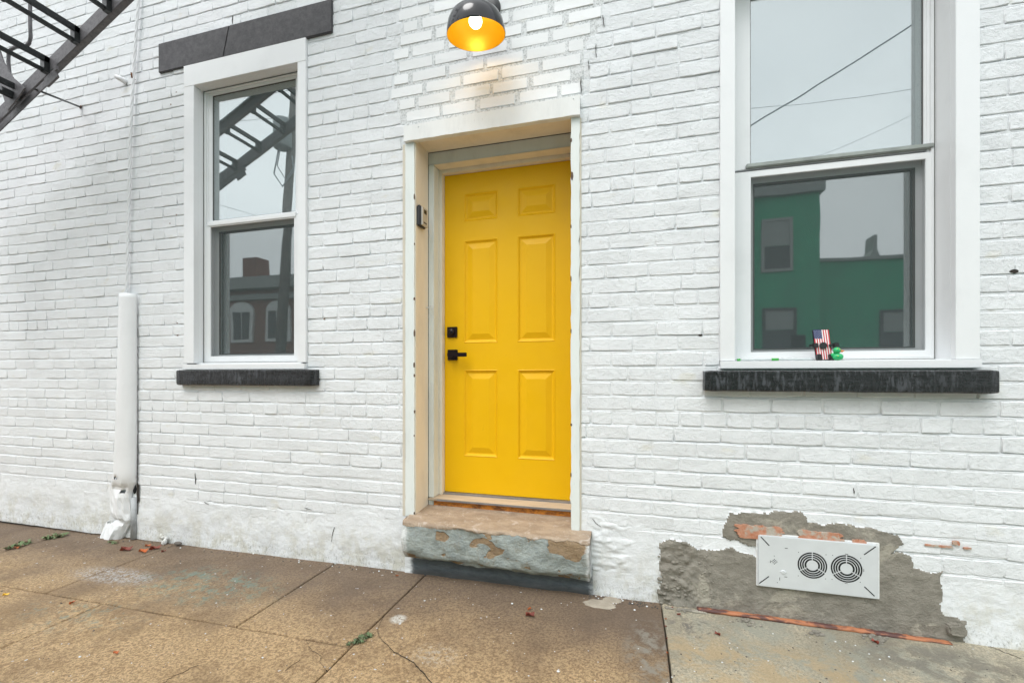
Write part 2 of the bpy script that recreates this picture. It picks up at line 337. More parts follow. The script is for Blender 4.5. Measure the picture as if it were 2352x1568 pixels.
class MB:
    def __init__(s): s.V = []; s.F = []; s.M = []
    def add(s, V, F, m=0):
        k = len(s.V); s.V += [tuple(v) for v in V]; s.F += [tuple(i+k for i in f) for f in F]; s.M += [m]*len(F); return s
    def box(s, x0, x1, y0, y1, z0, z1, m=0):
        V = [(x, y, z) for x in (x0, x1) for y in (y0, y1) for z in (z0, z1)]
        return s.add(V, [(0, 1, 3, 2), (4, 6, 7, 5), (0, 4, 5, 1), (2, 3, 7, 6), (0, 2, 6, 4), (1, 5, 7, 3)], m)
    def obox(s, c, ax, ay, az, m=0):      # oriented box: centre and three half-axis vectors
        c, ax, ay, az = map(Vector, (c, ax, ay, az))
        V = [c+i*ax+j*ay+k*az for i in (-1, 1) for j in (-1, 1) for k in (-1, 1)]
        return s.add(V, [(0, 1, 3, 2), (4, 6, 7, 5), (0, 4, 5, 1), (2, 3, 7, 6), (0, 2, 6, 4), (1, 5, 7, 3)], m)
    def ring(s, x0, x1, z0, z1, wl, wr, wb, wt, y0, y1, m=0):
        o = [(x0, z0), (x1, z0), (x1, z1), (x0, z1)]; i = [(x0+wl, z0+wb), (x1-wr, z0+wb), (x1-wr, z1-wt), (x0+wl, z1-wt)]
        V = [(a, y0, b) for a, b in o]+[(a, y0, b) for a, b in i]+[(a, y1, b) for a, b in o]+[(a, y1, b) for a, b in i]; F = []
        for k in range(4):
            n = (k+1) % 4; F += [(k, n, 4+n, 4+k), (8+n, 8+k, 12+k, 12+n), (n, k, 8+k, 8+n), (4+k, 4+n, 12+n, 12+k)]
        return s.add(V, F, m)
    def tube(s, pts, r, n=10, m=0, cap=True):
        pts = [Vector(p) for p in pts]; k0 = len(s.V); up = Vector((.13, .21, 1)).normalized(); F = []; V = []
        for i, p in enumerate(pts):
            d = (pts[min(i+1, len(pts)-1)]-pts[max(i-1, 0)]).normalized(); a = d.cross(up)
            if a.length < .05: a = d.cross(Vector((1, 0, 0)))
            a.normalize(); b = a.cross(d); rr = r[i] if isinstance(r, (list, tuple)) else r
            V += [p+rr*(math.cos(2*math.pi*j/n)*a+math.sin(2*math.pi*j/n)*b) for j in range(n)]
        for i in range(len(pts)-1):
            for j in range(n): q = (j+1) % n; F.append((i*n+j, i*n+q, (i+1)*n+q, (i+1)*n+j))
        if cap: F.append(tuple(range(n))[::-1]); F.append(tuple((len(pts)-1)*n+j for j in range(n)))
        return s.add(V, F, m)
    def lathe(s, prof, mat4, n=40, m=0):
        V = []; F = []
        for r, z in prof: V += [mat4 @ Vector((r*math.cos(2*math.pi*j/n), r*math.sin(2*math.pi*j/n), z)) for j in range(n)]
        for i in range(len(prof)-1):
            for j in range(n): q = (j+1) % n; F.append((i*n+j, i*n+q, (i+1)*n+q, (i+1)*n+j))
        return s.add(V, F, m)
    def prism(s, poly, y0, y1, m=0):      # poly in x,z
        n = len(poly); V = [(a, y0, b) for a, b in poly]+[(a, y1, b) for a, b in poly]
        return s.add(V, [tuple(range(n)), tuple(range(2*n-1, n-1, -1))]+[((i+1) % n, i, n+i, n+(i+1) % n) for i in range(n)], m)
    def ell(s, c, r, n=16, k=10, m=0):
        V = []; F = []
        for i in range(k+1):
            a = math.pi*i/k
            V += [(c[0]+r[0]*math.sin(a)*math.cos(2*math.pi*j/n), c[1]+r[1]*math.sin(a)*math.sin(2*math.pi*j/n), c[2]+r[2]*math.cos(a)) for j in range(n)]
        for i in range(k):
            for j in range(n): q = (j+1) % n; F.append((i*n+j, (i+1)*n+j, (i+1)*n+q, i*n+q))
        return s.add(V, F, m)
    def build(s, name, mat, parent=None, **k):
        if isinstance(mat, (list, tuple)): k['fm'] = s.M if not k.get('bevel') else None
        return obj(name, s.V, s.F, mat, parent, **k)
def box(name, mat, parent, x0, x1, y0, y1, z0, z1, bevel=.002, **k): return MB().box(x0, x1, y0, y1, z0, z1).build(name, mat, parent, bevel=bevel, **k)
def hsh(ix, iy, s):
    n = (ix.astype(np.int64)*374761393+iy.astype(np.int64)*668265263+s*1442695041) & 0xffffffff
    n = ((n ^ (n >> 13))*1274126177) & 0xffffffff; return ((n ^ (n >> 16)) & 0xffff)/65535.
def vn(x, y, s=0):
    x = np.asarray(x, float); y = np.asarray(y, float); ix = np.floor(x); iy = np.floor(y); fx = x-ix; fy = y-iy
    fx = fx*fx*(3-2*fx); fy = fy*fy*(3-2*fy)
    return (hsh(ix, iy, s)*(1-fx)+hsh(ix+1, iy, s)*fx)*(1-fy)+(hsh(ix, iy+1, s)*(1-fx)+hsh(ix+1, iy+1, s)*fx)*fy
def fbm(x, y, s=0, o=4):
    t = 0; a = .5
    for i in range(o): t = t+a*(vn(x*2**i, y*2**i, s+i*7)-.5); a *= .5
    return t
def inpoly(px, pz, poly):
    r = np.zeros(px.shape, bool); n = len(poly)
    for i in range(n):
        x1, z1 = poly[i]; x2, z2 = poly[i-1]
        c = ((z1 > pz) != (z2 > pz)) & (px < (x2-x1)*(pz-z1)/((z2-z1) or 1e-9)+x1); r ^= c
    return r
# ------------------------------------------------------------------ ground
pav = bpy.data.objects.new('pavement', None); COL.objects.link(pav); tag(pav, 'brown aggregate concrete pavement in large slabs along the foot of the wall', kind='structure')
def slab(x0, x1, y0, y1, mat, label=None, gap=.004):
    pts = []; rnd = random.Random(int(x0*100)+int(y0*10))
    def side(a, b):
        L_ = math.hypot(b[0]-a[0], b[1]-a[1]); n = max(2, int(L_/.12))
        for i in range(n):
            t = i/n; j = .002 if i else 0
            pts.append((a[0]+(b[0]-a[0])*t+rnd.uniform(-j, j), a[1]+(b[1]-a[1])*t+rnd.uniform(-j, j)))
    x0 += gap; x1 -= gap; y0 += gap; y1 -= gap
    side((x0, y0), (x1, y0)); side((x1, y0), (x1, y1)); side((x1, y1), (x0, y1)); side((x0, y1), (x0, y0))
    n = len(pts); cx, cy = (x0+x1)/2, (y0+y1)/2
    def inn(p, d): return (p[0]+d*(1 if p[0] < cx else -1) if abs(abs(p[0]-cx)-(x1-x0)/2) < .01 else p[0], p[1]+d*(1 if p[1] < cy else -1) if abs(abs(p[1]-cy)-(y1-y0)/2) < .01 else p[1])
    V = [(*inn(p, .004), zg(p[0])) for p in pts]+[(p[0], p[1], zg(p[0])-.004) for p in pts]+[(p[0], p[1], zg(p[0])-.09) for p in pts]
    F = [tuple(range(n))]+[(k*n+i, (k+1)*n+i, (k+1)*n+(i+1) % n, k*n+(i+1) % n) for k in range(2) for i in range(n)]
    return obj('slab', V, F, mat, pav, origin=(cx, cy, zg(cx)), label=label)
JY = -.722
for a, b in ((-9., -6.2), (-6.2, -4.1), (-4.1, -3.08), (-3.08, -1.785), (-1.785, -1.165)): slab(a, b, JY, .12, m_pave)
for a, b in ((-9, -6.9), (-6.9, -4.8), (-4.8, -2.64), (-2.64, -1.165)): slab(a, b, -2.3, JY, m_pave)
slab(-1.165, .148, -2.3, .12, m_pave)
slab(.148, 1.95, -2.3, .12, m_pave2, 'paler grey and tan slab with damp stains below the vent')
slab(1.95, 4.5, -2.3, .12, m_pave2)
obj('sub_base', [(-9, -3, -.18), (5, -3, -.18), (5, .12, -.02), (-9, .12, -.09)], [(0, 1, 2, 3)], m_dirt, pav)
# wide outer ground, kerbs, road
obj('ground', [(-300, -300, -.35), (300, -300, -.35), (300, 300, -.35), (-300, 300, -.35)], [(0, 1, 2, 3)], m_asphalt, kind='structure', label='flat ground reaching the horizon')
MB().box(-60, 60, -10.2, -3.0, -.34, -.22).build('road', m_asphalt, kind='structure', label='grey asphalt street in front of the wall')
MB().box(-60, 60, -3.0, -2.304, -.34, -.06).build('kerb', m_kerb, kind='structure', label='concrete kerb strip between pavement and street')
MB().box(-60, 60, -13, -10.2, -.34, -.07).build('far_pavement', m_kerb, kind='structure', label='pavement across the street')
MB().box(-60, -9, -2.304, .12, -.3, -.085).box(4.5, 60, -2.304, .12, -.3, -.002).build('side_pavement', m_kerb, kind='structure', label='pavement continuing beyond the frame')
# cracks in the slabs (narrow dark ribbons laid at the slab surface)
def crack(pts, w=.0035, zoff=.0012, parent=None):
    parent = parent or pav
    V = []; F = []
    P2 = []
    rnd = random.Random(len(pts)*31+int(pts[0][0]))
    for i in range(len(pts)-1):
        for t in range(6):
            s = t/6; P2.append((pts[i][0]*(1-s)+pts[i+1][0]*s+rnd.uniform(-1.6, 1.6), pts[i][1]*(1-s)+pts[i+1][1]*s+rnd.uniform(-1.2, 1.2)))
    P2.append(pts[-1]); Q = [Vector(G(*p)) for p in P2]
    for i, q in enumerate(Q):
        d = (Q[min(i+1, len(Q)-1)]-Q[max(i-1, 0)]).normalized(); n = Vector((-d.y, d.x, 0))*w*rnd.uniform(.25, .8)
        zz = zg(q.x)+zoff; V += [(q.x+n.x, q.y+n.y, zz), (q.x-n.x, q.y-n.y, zz), (q.x, q.y, zz-.004)]
    for i in range(len(Q)-1): F += [(3*i, 3*i+3, 3*i+5, 3*i+2), (3*i+2, 3*i+5, 3*i+4, 3*i+1)]
    return obj('crack', V, F, m_crackm, parent)
crack([(880, 1412), (868, 1442), (872, 1462), (905, 1495), (945, 1515), (975, 1545), (992, 1567)])
crack([(702, 1462), (712, 1487), (738, 1503), (735, 1515), (752, 1540)], .003)
crack([(455, 1520), (400, 1545), (365, 1568)], .003); crack([(690, 1510), (655, 1535)], .003)
crack([(2265, 1480), (2300, 1495), (2345, 1512)], .005)
# ------------------------------------------------------------------ the house
house = empty('brick_house', (0, 0, 0), 'white painted brick house front with yellow door and two tall sash windows', 'house')
wall = bpy.data.objects.new('wall', None); COL.objects.link(wall); wall.parent = house
PIT = .0765; J0 = CAMZ-.1108                 # course pitch and one joint height
WX0, WX1, WTOP = -7.2, 3.4, 5.2
LW = dict(x0=X(427), x1=X(706), z0=Z(563, 840), z1=Z(563, 124))
RW = dict(x0=X(1653), x1=X(2245), z0=Z(1950, 846), z1=LW['z1'])
DR = dict(x0=-1.296, x1=-.264, z0=-.1, z1=CAMZ+1.472)
OPEN = [(LW['x0']+.006, LW['x1']-.006, LW['z0'], LW['z1']-.01), (RW['x0']+.006, RW['x1']-.006, RW['z0'], RW['z1']-.01), (DR['x0']+.004, DR['x1']-.004, DR['z0'], DR['z1']-.01)]
_bl = [(0, 1095), (255, 1110), (316, 1125), (500, 1150), (650, 1172), (784, 1178), (918, 1172)]
_br = [(1357, 1178), (1420, 1190), (1480, 1196), (1512, 1236), (2120, 1290), (2172, 1313), (2350, 1333)]
_bx = [WX0]+[X(a) for a, b in _bl]+[X(a) for a, b in _br]+[WX1]; _bz = [Z(*_bl[0])]+[Z(a, b) for a, b in _bl]+[Z(a, b) for a, b in _br]+[Z(*_br[-1])]
def zb(x): return np.interp(x, _bx, _bz)
def q3(a, b): p = P(1568+a*.3359, 1041.25+b*.3359); return (p[0], p[2])
PA = [q3(*t) for t in ((-172, 612), (-90, 590), (0, 602), (60, 640), (100, 655), (230, 662), (330, 640), (500, 700), (900, 640), (1340, 665), (1480, 682), (1575, 700), (1590, 790), (1680, 808), (1775, 800), (1758, 950), (1762, 1110), (1925, 1130), (1925, 1400), (-150, 1400))]
PBp = [q3(*t) for t in ((265, 545), (300, 470), (330, 405), (450, 393), (640, 402), (830, 405), (850, 462), (1000, 480), (1100, 470), (1230, 500), (1350, 512), (1480, 560), (1530, 600), (1490, 640), (1450, 665), (1340, 690), (700, 720), (500, 640), (420, 612), (330, 592))]
def is_cement(x, z):
    wx = x+fbm(x*22, z*22, 5)*.045; wz = z+fbm(x*22, z*22, 9)*.04
    return inpoly(wx, wz, PA) | inpoly(wx, wz, PBp)
def is_render(x, z): return z < zb(x)+fbm(x*5, z*5, 3)*.11+fbm(x*26, z*26, 8)*.03
IL, IR_ = -1.30, -.235                       # brick infill above the door
def infill_range(n):
    r = random.Random(n*13+5); zz = J0+n*PIT
    l = np.interp(zz, [2.6, 2.8, 2.95, 3.3], [-1.285, -1.36, -1.36, -1.30]); rr = np.interp(zz, [2.6, 2.9, 3.0, 3.3], [-.262, -.255, -.17, -.14])
    return l+r.uniform(-.045, .02), rr+r.uniform(-.02, .02)
def in_infill(x, z):
    l = np.interp(z, [2.6, 2.8, 2.95, 3.3], [-1.30, -1.38, -1.38, -1.32]); rr = np.interp(z, [2.6, 2.9, 3.0, 3.3], [-.25, -.245, -.16, -.13])
    return (z > DR['z1']-.02) & (z < 3.3) & (x > l) & (x < rr)
# the bedding mortar, the render coat and the cement patch: one relief, cut into three parts
xs = np.concatenate([np.arange(WX0, -5.1, .05), np.arange(-5.1, -3.0, .014), np.arange(-3.0, .05, .0085), np.arange(.05, 1.75, .0062), np.arange(1.75, 2.1, .0085), np.arange(2.1, WX1+.05, .05)])
zs = []
n = -14
while J0+n*PIT < WTOP:
    j = J0+n*PIT
    zs += [j-.0066, j-.0035, j+.001, j+.0042, j+.0066] if j < 4.5 else [j-.006, j+.006]
    zs += [j+.006+.0058*i for i in range(1, 11)] if j < .52 else [j+.038]
    n += 1
zs = np.array(sorted(zs)); zs = zs[zs > -.12]
XX, ZZ = np.meshgrid(xs, zs)
ph = (ZZ-J0)/PIT; fr = ph-np.round(ph)      # 0 at the joint centre
H0_ = None
wob = fbm(XX*2.2, np.round(ph)*3.1, 2)*.006
H = -.0026+fbm(XX*1.3, ZZ*1.3, 11)*.0045+fbm(XX*34, ZZ*34, 4)*.0034
H = np.where((fr*PIT > .003) & (fr*PIT < .009), H-.0016-np.clip(fbm(XX*5, np.round(ph)*3.7, 14)+.08, 0, 1)*.024, H)     # the gap that opens under each brick
H = np.where(np.abs(fr*PIT) > .010, H*.45-.0004, H)
H = np.where((fr*PIT < -.003) & (fr*PIT > -.010), H-.0014, H)
inf = in_infill(XX, ZZ); H = np.where(inf, -.0024+fbm(XX*40, ZZ*40, 4)*.0016, H)
ren = is_render(XX, ZZ); edge = zb(XX)+fbm(XX*5, ZZ*5, 3)*.11-ZZ
Hr = np.clip(edge*.045, 0, .006)-.0012+fbm(XX*6, ZZ*8, 21)*(.006+.006*np.clip(edge*8, 0, 1))+fbm(XX*28, ZZ*28, 23)*.0045
Hr = np.where((XX > X(1357)) & (XX < X(1450)) & (ZZ > .13), Hr+np.abs(fbm(XX*11, ZZ*24, 25))*.030-.002, Hr)
H = np.where(ren, Hr, H)
cem = is_cement(XX, ZZ)
rough = np.clip((X(1640)-XX)/.12, 0, 1)
Hc = .0055+fbm(XX*8, ZZ*8, 31)*.009+fbm(XX*34, ZZ*34, 33)*(.003+.030*rough)+rough*.006
H = np.where(cem, Hc, H)
foot = np.clip((.03-ZZ)/.03, 0, 1)*(fbm(XX*12, ZZ*3, 41)*.01); H = H+np.abs(foot)
Hcell = {}
nr, nc = XX.shape
idx = np.arange(nr*nc).reshape(nr, nc); cx = (XX[:-1, :-1]+XX[1:, 1:])/2; cz = (ZZ[:-1, :-1]+ZZ[1:, 1:])/2
keep = np.ones(cx.shape, bool)
for a, b, c, d in OPEN: keep &= ~((cx > a) & (cx < b) & (cz > c) & (cz < d))
keep &= ~((cx > DR['x0']) & (cx < DR['x1']) & (cz < 1.2))
ccem = is_cement(cx, cz); cren = is_render(cx, cz) & ~ccem; cinf = in_infill(cx, cz)
Q = np.stack([idx[:-1, :-1], idx[:-1, 1:], idx[1:, 1:], idx[1:, :-1]], -1)
VV = np.stack([XX, -H, ZZ+np.where(np.abs(fr) < .2, wob, 0)], -1).reshape(-1, 3)
def submesh(name, mask, mat, parent, label=None):
    q = Q[mask & keep].reshape(-1, 4); u, inv = np.unique(q, return_inverse=True); inv = inv.reshape(-1)
    me = bpy.data.meshes.new(name); me.vertices.add(len(u)); me.vertices.foreach_set('co', VV[u].astype(np.float32).ravel())
    nf = len(q); me.loops.add(nf*4); me.loops.foreach_set('vertex_index', inv.astype(np.int32)); me.polygons.add(nf)
    me.polygons.foreach_set('loop_start', np.arange(0, nf*4, 4, dtype=np.int32)); me.polygons.foreach_set('use_smooth', np.ones(nf, bool))
    me.materials.append(mat); me.update(calc_edges=True); me.validate()
    o = bpy.data.objects.new(name, me); COL.objects.link(o); o.parent = parent; tag(o, label); return o
submesh('mortar', ~ccem & ~cren & ~cinf, m_mortar, wall)
submesh('infill_mortar', ~ccem & ~cren & cinf, m_imortar, wall, 'greyer speckled mortar of the brick infill over the door')
submesh('render_coat', cren, m_render, wall, 'smooth white painted render along the foot of the wall')
submesh('cement_patch', ccem, m_cement, wall, 'bare grey cement patch around the metal vent')
# bricks
RB = random.Random(3)
PW = {'w': lambda x, z, s: float(fbm(np.array([x*2.2]), np.array([z]), s)[0])}
def brick_mesh(x0, x1, z0, z1, h, crisp, sag0, sag1):
    w, t = x1-x0, z1-z0
    r = .0006 if crisp else .0022; j = .0004 if crisp else .0022
    nx = 3 if w > .13 else 2
    ring = [(x0+w*i/nx, z0) for i in range(nx)]+[(x1, z0), (x1, z0+t/2)]+[(x1-w*i/nx, z1) for i in range(nx)]+[(x0, z1), (x0, z0+t/2)]
    cr_ = r*1.2
    pts = []
    for (a, b) in ring:
        f = (a-x0)/w; s = sag0*(1-f)+sag1*f
        if (a in (x0, x1)) and (b in (z0, z1)): a += cr_*(1 if a == x0 else -1); b += cr_*.5*(1 if b == z0 else -1)
        pts.append((a+RB.uniform(-j, j), b+RB.uniform(-j, j)*.8+s))
    n = len(pts); cx_, cz_ = (x0+x1)/2, (z0+z1)/2+(sag0+sag1)/2
    b = .0014 if crisp else RB.uniform(.0018, .0036)
    def ins(p, d): return (p[0]+d*(1 if p[0] < cx_-w*.4 else -1 if p[0] > cx_+w*.4 else 0), p[1]+d*(1 if p[1] < cz_-t*.3 else -1 if p[1] > cz_+t*.3 else 0))
    ty, tx = RB.uniform(-.0012, .0012), RB.uniform(-.0012, .0012)
    def yy(p, d): return -(h+d+ty*(p[1]-cz_)/t*2+tx*(p[0]-cx_)/w*2)
    V = [(p[0], .014, p[1]) for p in pts]+[(p[0], yy(p, -b*.9), p[1]) for p in pts]
    V += [(*[ins(p, b)[0]], yy(p, RB.uniform(-.0005, .0005)), ins(p, b)[1]) for p in pts]
    F = [(k*n+i, k*n+(i+1) % n, (k+1)*n+(i+1) % n, (k+1)*n+i) for k in range(2) for i in range(n)]+[tuple(range(2*n, 3*n))]
    return V, F
bricks = []
HEAD_N = -2
n = -14
while J0+n*PIT < WTOP:
    zj = J0+n*PIT; z0, z1 = zj+.0052, zj+PIT-.0052
    if z1 > .02:
        cuts = []
        for a, b, c, d in OPEN:
            if min(z1, d)-max(z0, c) > .02: cuts.append((a-.002, b+.002))
        hasinf = zj > DR['z1']-.05 and zj < 3.28
        if hasinf: il, ir = infill_range(n); cuts.append((il-.012, ir+.012))
        spans = []; x = WX0
        for a, b in sorted(cuts):
            if a > x: spans.append((x, a))
            x = max(x, b)
        spans.append((x, WX1))
        header = (n-HEAD_N) % 8 == 0
        L_ = .2215; off = (0 if n % 2 else L_/2)+RB.uniform(-.02, .02)
        for a, b in spans:
            x = math.floor((a-off)/L_)*L_+off
            while x < b:
                step = (L_/2 if header else L_)*RB.uniform(.96, 1.04)
                gp_ = RB.uniform(.0012, .0036); xa, xb = max(x, a)+gp_, min(x+step, b)-gp_; x += step
                if xb-xa < .03: continue
                c_x = np.array([xa+.02, (xa+xb)/2, xb-.02]); c_z = np.full(3, (z0+z1)/2)
                if is_cement(c_x, c_z).sum() > 1 or is_render(c_x, c_z+.10).sum() > 1: continue
                sg0 = float(fbm(np.array([xa*2.2]), np.array([n*3.1]), 2)[0])*.006; sg1 = float(fbm(np.array([xb*2.2]), np.array([n*3.1]), 2)[0])*.006
                bricks.append((xa, xb, z0, z1, RB.gauss(0, .0011), False, sg0, sg1))
        if hasinf:
            st = .232; x = il+(0 if n % 2 else -.11)
            while x < ir-.04:
                xa, xb = max(x, il), min(x+st-.026+RB.uniform(-.01, .01), ir); x += st
                if xb-xa > .05: bricks.append((xa, xb, zj+.0115, zj+PIT-.0075, .0004+RB.uniform(-.001, .0012), True, 0, 0))
    n += 1
def proj(x, y, z):
    dx, dy, dz = x, y+CAMD, z-CAMZ; f = -ST*dx+CT*dy; r = CT*dx+ST*dy
    return (1176+FP*r/f, HY-FP*dz/f) if f > .05 else (-1e4, 0)
def area(b):
    p, q = proj(b[0], 0, b[2]), proj(b[1], 0, b[3])
    x0, x1 = max(0, p[0]), min(2352, q[0]); y1, y0 = min(1568, p[1]), max(0, q[1])
    return max(0, x1-x0)*max(0, y1-y0) if x1 > x0 and y1 > y0 else 0
bricks.sort(key=lambda b: -area(b))
rest = {False: MB(), True: MB()}
for i, b in enumerate(bricks):
    V, F = brick_mesh(*b)
    if i < 298: obj('brick', V, F, m_infill if b[5] else m_brick, wall, origin=((b[0]+b[1])/2, 0, (b[2]+b[3])/2))
    else: rest[b[5]].add(V, F)
allr = MB(); allr.add(rest[False].V, rest[False].F, 0); allr.add(rest[True].V, rest[True].F, 1)
allr.build('brickwork', [m_brick, m_infill], wall, kind='stuff', label='remaining smaller white painted bricks of the wall')
# exposed raw brick pieces in the patch
def blob(cx_, cz_, rx, rz, h, seed, n=22, pw=3.):
    r = random.Random(seed); pts = []
    for i in range(n):
        a = 2*math.pi*i/n; c, s = math.cos(a), math.sin(a); k = (abs(c)**pw+abs(s)**pw)**(-1/pw)*r.uniform(.84, 1.06)
        pts.append((cx_+rx*c*k, cz_+rz*s*k))
    return pts
for k, (a, b, c, d, s) in enumerate(((355, 690, 470, 600, 1), (770, 1090, 515, 640, 2), (1150, 1250, 580, 650, 3), (1650, 1850, 618, 650, 4), (1840, 1890, 598, 632, 6), (1915, 1970, 643, 662, 5))):
    (xa, za), (xb, zc_) = q3(a, c), q3(b, d); tilt = 0
    MB().prism(blob((xa+xb)/2, (za+zc_)/2+.001*k, (xb-xa)/2, abs(za-zc_)/2*.98, 0, s, 44, 7.), -.0135 if k < 3 else -.0065, 0).build('bare_brick', m_rawbrick, wall, origin=((xa+xb)/2, 0, (za+zc_)/2), label='bare orange brick showing through the paint' if k == 0 else None)
# rough lumps of mortar at the left edge of the patch and broken masonry at its right foot
lump = MB(); r = random.Random(5)
for i in range(150):
    px_ = r.uniform(1512, 1640) if i < 120 else r.uniform(1735, 2080); py_ = r.uniform(1270, 1392) if i < 120 else 0
    if i < 120:
        p = P(px_, py_); sc = r.uniform(.003, .010)*(1.2-(px_-1512)/160); lump.ell((p[0], -.008, max(.004, p[2])), (sc*1.4, sc, sc*.9), 7, 5)
lump.build('rough_mortar', m_cement, wall, smooth=True, kind='stuff', label='rough lumpy grey mortar at the left edge of the patch')
p0, p1 = q3(1785, 1135), q3(1925, 1245)
MB().prism(blob((p0[0]+p1[0])/2, (p0[1]+p1[1])/2, (p1[0]-p0[0])/2, .03, 0, 9, 14), -.03, 0).build('broken_stone', m_cement, wall, bevel=.006)
# solid body behind the faces
body = MB()
xsb = [WX0, LW['x0'], LW['x1'], DR['x0'], DR['x1'], RW['x0'], RW['x1'], WX1]
body.box(xsb[0], xsb[1], .016, .32, -.3, WTOP).box(xsb[2], xsb[3], .016, .32, -.3, WTOP).box(xsb[4], xsb[5], .016, .32, -.3, WTOP).box(xsb[6], xsb[7], .016, .32, -.3, WTOP)
body.box(xsb[1], xsb[2], .016, .32, -.3, LW['z0']).box(xsb[1], xsb[2], .016, .32, LW['z1'], WTOP).box(xsb[5], xsb[6], .016, .32, -.3, RW['z0']).box(xsb[5], xsb[6], .016, .32, RW['z1'], WTOP)
body.box(xsb[3], xsb[4], .016, .32, DR['z1'], WTOP)
body.build('wall_core', m_room, wall)
rooms = MB().box(WX0, WX1, .33, 3.4, -.3, WTOP); rooms.F = rooms.F[:]; rooms.build('room_shell', m_room, house)
# ------------------------------------------------------------------ lintel and sills
lz0, lz1 = CAMZ+2.139, CAMZ+2.345
lx0, lx1 = X(368), X(765); cxm = X(521); crk = [(X(517), lz0), (X(519, 0), lz0+.04), (X(523), lz0+.09), (X(526), lz0+.14), (X(531), lz1)]
MB().prism([(lx0, lz0), (lx0, lz1)]+[(a-.0015, b) for a, b in crk[::-1]], -.014, .05).build('lintel', m_lintel, house, bevel=.004, label='left length of the dark grey cracked stone lintel')
MB().prism([(a+.0015, b) for a, b in crk]+[(lx1, lz1), (lx1, lz0)], -.0145, .05).build('lintel', m_lintel, house, bevel=.004, label='right length of the dark grey cracked stone lintel')
def sill(x0, x1, z0, z1, yf, label):
    n = int((x1-x0)/.03); V = []; F = []; r = random.Random(int(x0*10)); K = 14
    sec = [(.02, z1), (yf+.03, z1), (yf+.004, z1-.001), (yf, z1-.006), (yf, z1-.035), (yf-.001, z0+.03), (yf, z0+.006), (yf+.005, z0), (.02, z0)]
    K = len(sec)
    for i in range(n+1):
        x = x0+(x1-x0)*i/n; e = .006 if i in (0, n) else 0
        for k, (y, z) in enumerate(sec):
            d = 0 if k in (0, K-1) else float(fbm(np.array([x*14]), np.array([z*40+k]), 3)[0])*.006
            V.append((x, y+d+(e if k not in (0, K-1) else 0), z+d*.8-(e if z > (z0+z1)/2 else -e)*.5))
    for i in range(n):
        for k in range(K): F.append((i*K+k, i*K+(k+1) % K, (i+1)*K+(k+1) % K, (i+1)*K+k))
    F += [tuple(range(K))[::-1], tuple(n*K+k for k in range(K))]
    return obj('sill', V, F, m_sill, house, smooth=False, label=label)
sill(X(403, -.045), X(722, -.045), CAMZ-.071, CAMZ+.0325, -.045, 'narrow black painted stone sill below the left window')
sill(X(1619, -.065), X(2298, -.065), CAMZ-.080, CAMZ+.020, -.065, 'long glossy black stone sill below the right window')
# ------------------------------------------------------------------ windows
def window(label, co, ci, hb, zc0, fy, gy, gl, gr, gzt, gzb1, gzt2, gzb2, zmeet0, zmeet1, glow_y):
    """co,ci: casing outer/inner x pair; hb: header bottom z; fy: frame plane; gl,gr glass x; z of panes"""
    w = bpy.data.objects.new('window', None); COL.objects.link(w); w.parent = house; tag(w, label)
    x0, x1 = co; a, b = ci; zt = LW['z1']
    cf = -.016
    MB().prism([(x0, zc0), (x0, hb), (a, hb), (a, zc0)], cf, .016).build('casing_board', m_vinyl, w, bevel=.0015)
    MB().prism([(b, zc0), (b, hb), (x1, hb), (x1, zc0)], cf, .016).build('casing_board', m_vinyl, w, bevel=.0015)
    MB().prism([(x0, hb), (x0, zt), (x1, zt), (x1, hb)], cf-.001, .016).build('casing_board', m_vinyl, w, bevel=.0015)
    # reveal lining
    MB().ring(a-.016, b+.016, zc0-.01, hb+.016, .016, .016, .012, .016, .016, fy+.02).build('reveal', m_vinyl, w, bevel=.001)
    fl, fr_ = gl, gr
    # jamb frame, stepped
    MB().ring(a, b, zc0+.002, hb, .016, .016, .012, .012, fy, fy+.05).ring(a+.016, b-.016, zc0+.014, hb-.012, .012, .012, .008, .010, fy+.012, fy+.10).build('frame', m_vinyl, w, bevel=.0012)
    MB().ring(a+.004, b-.004, zc0+.006, hb-.004, .002, .002, .002, .002, fy-.003, fy+.001).build('groove_shade', m_groove, w)  # thin dark ring painting the shade in the groove round the frame
    # upper sash and pane
    MB().ring(a+.026, b-.026, zmeet0, hb-.020, gl-a-.026, b-gr-.026, gzb1-zmeet0, hb-.020-gzt, fy+.018, fy+.045).build('upper_sash', m_vinyl, w, bevel=.002)
    MB().ring(gl-.001, gr+.001, gzb1-.001, gzt+.001, .004, .004, .004, .004, fy+.023, fy+.031).build('glazing_seal', m_groove, w)
    MB().box(gl, gr, gy, gy+.004, gzb1, gzt).build('pane', m_glass, w)
    # lower: half screen in a white frame, sash and pane behind it
    MB().ring(a+.012, b-.012, zc0+.014, zmeet1, gl-a-.012, b-gr-.012, gzb2-zc0-.014, zmeet1-gzt2, fy+.004, fy+.016).build('screen_frame', m_vinyl, w, bevel=.0015)
    MB().add([(gl, fy+.011, gzb2), (gr, fy+.011, gzb2), (gr, fy+.011, gzt2), (gl, fy+.011, gzt2)], [(0, 1, 2, 3)]).build('insect_screen', m_screen, w)
    s = .022
    MB().ring(a+.02, b-.02, zc0+.016, zmeet1, gl-a-.02+s, b-gr-.02+s, gzb2-zc0-.016+s*.7, zmeet1-gzt2+s, glow_y-.014, glow_y+.02).build('lower_sash', m_vinyl, w, bevel=.002)
    MB().ring(gl+s-.002, gr-s+.002, gzb2+s*.7-.002, gzt2-s+.002, .006, .006, .006, .006, glow_y-.016, glow_y-.004).build('glazing_seal', m_groove, w)
    MB().box(gl+s-.004, gr-s+.004, glow_y, glow_y+.004, gzb2+s*.7-.004, gzt2-s+.004).build('pane', m_glass2, w)
    return w
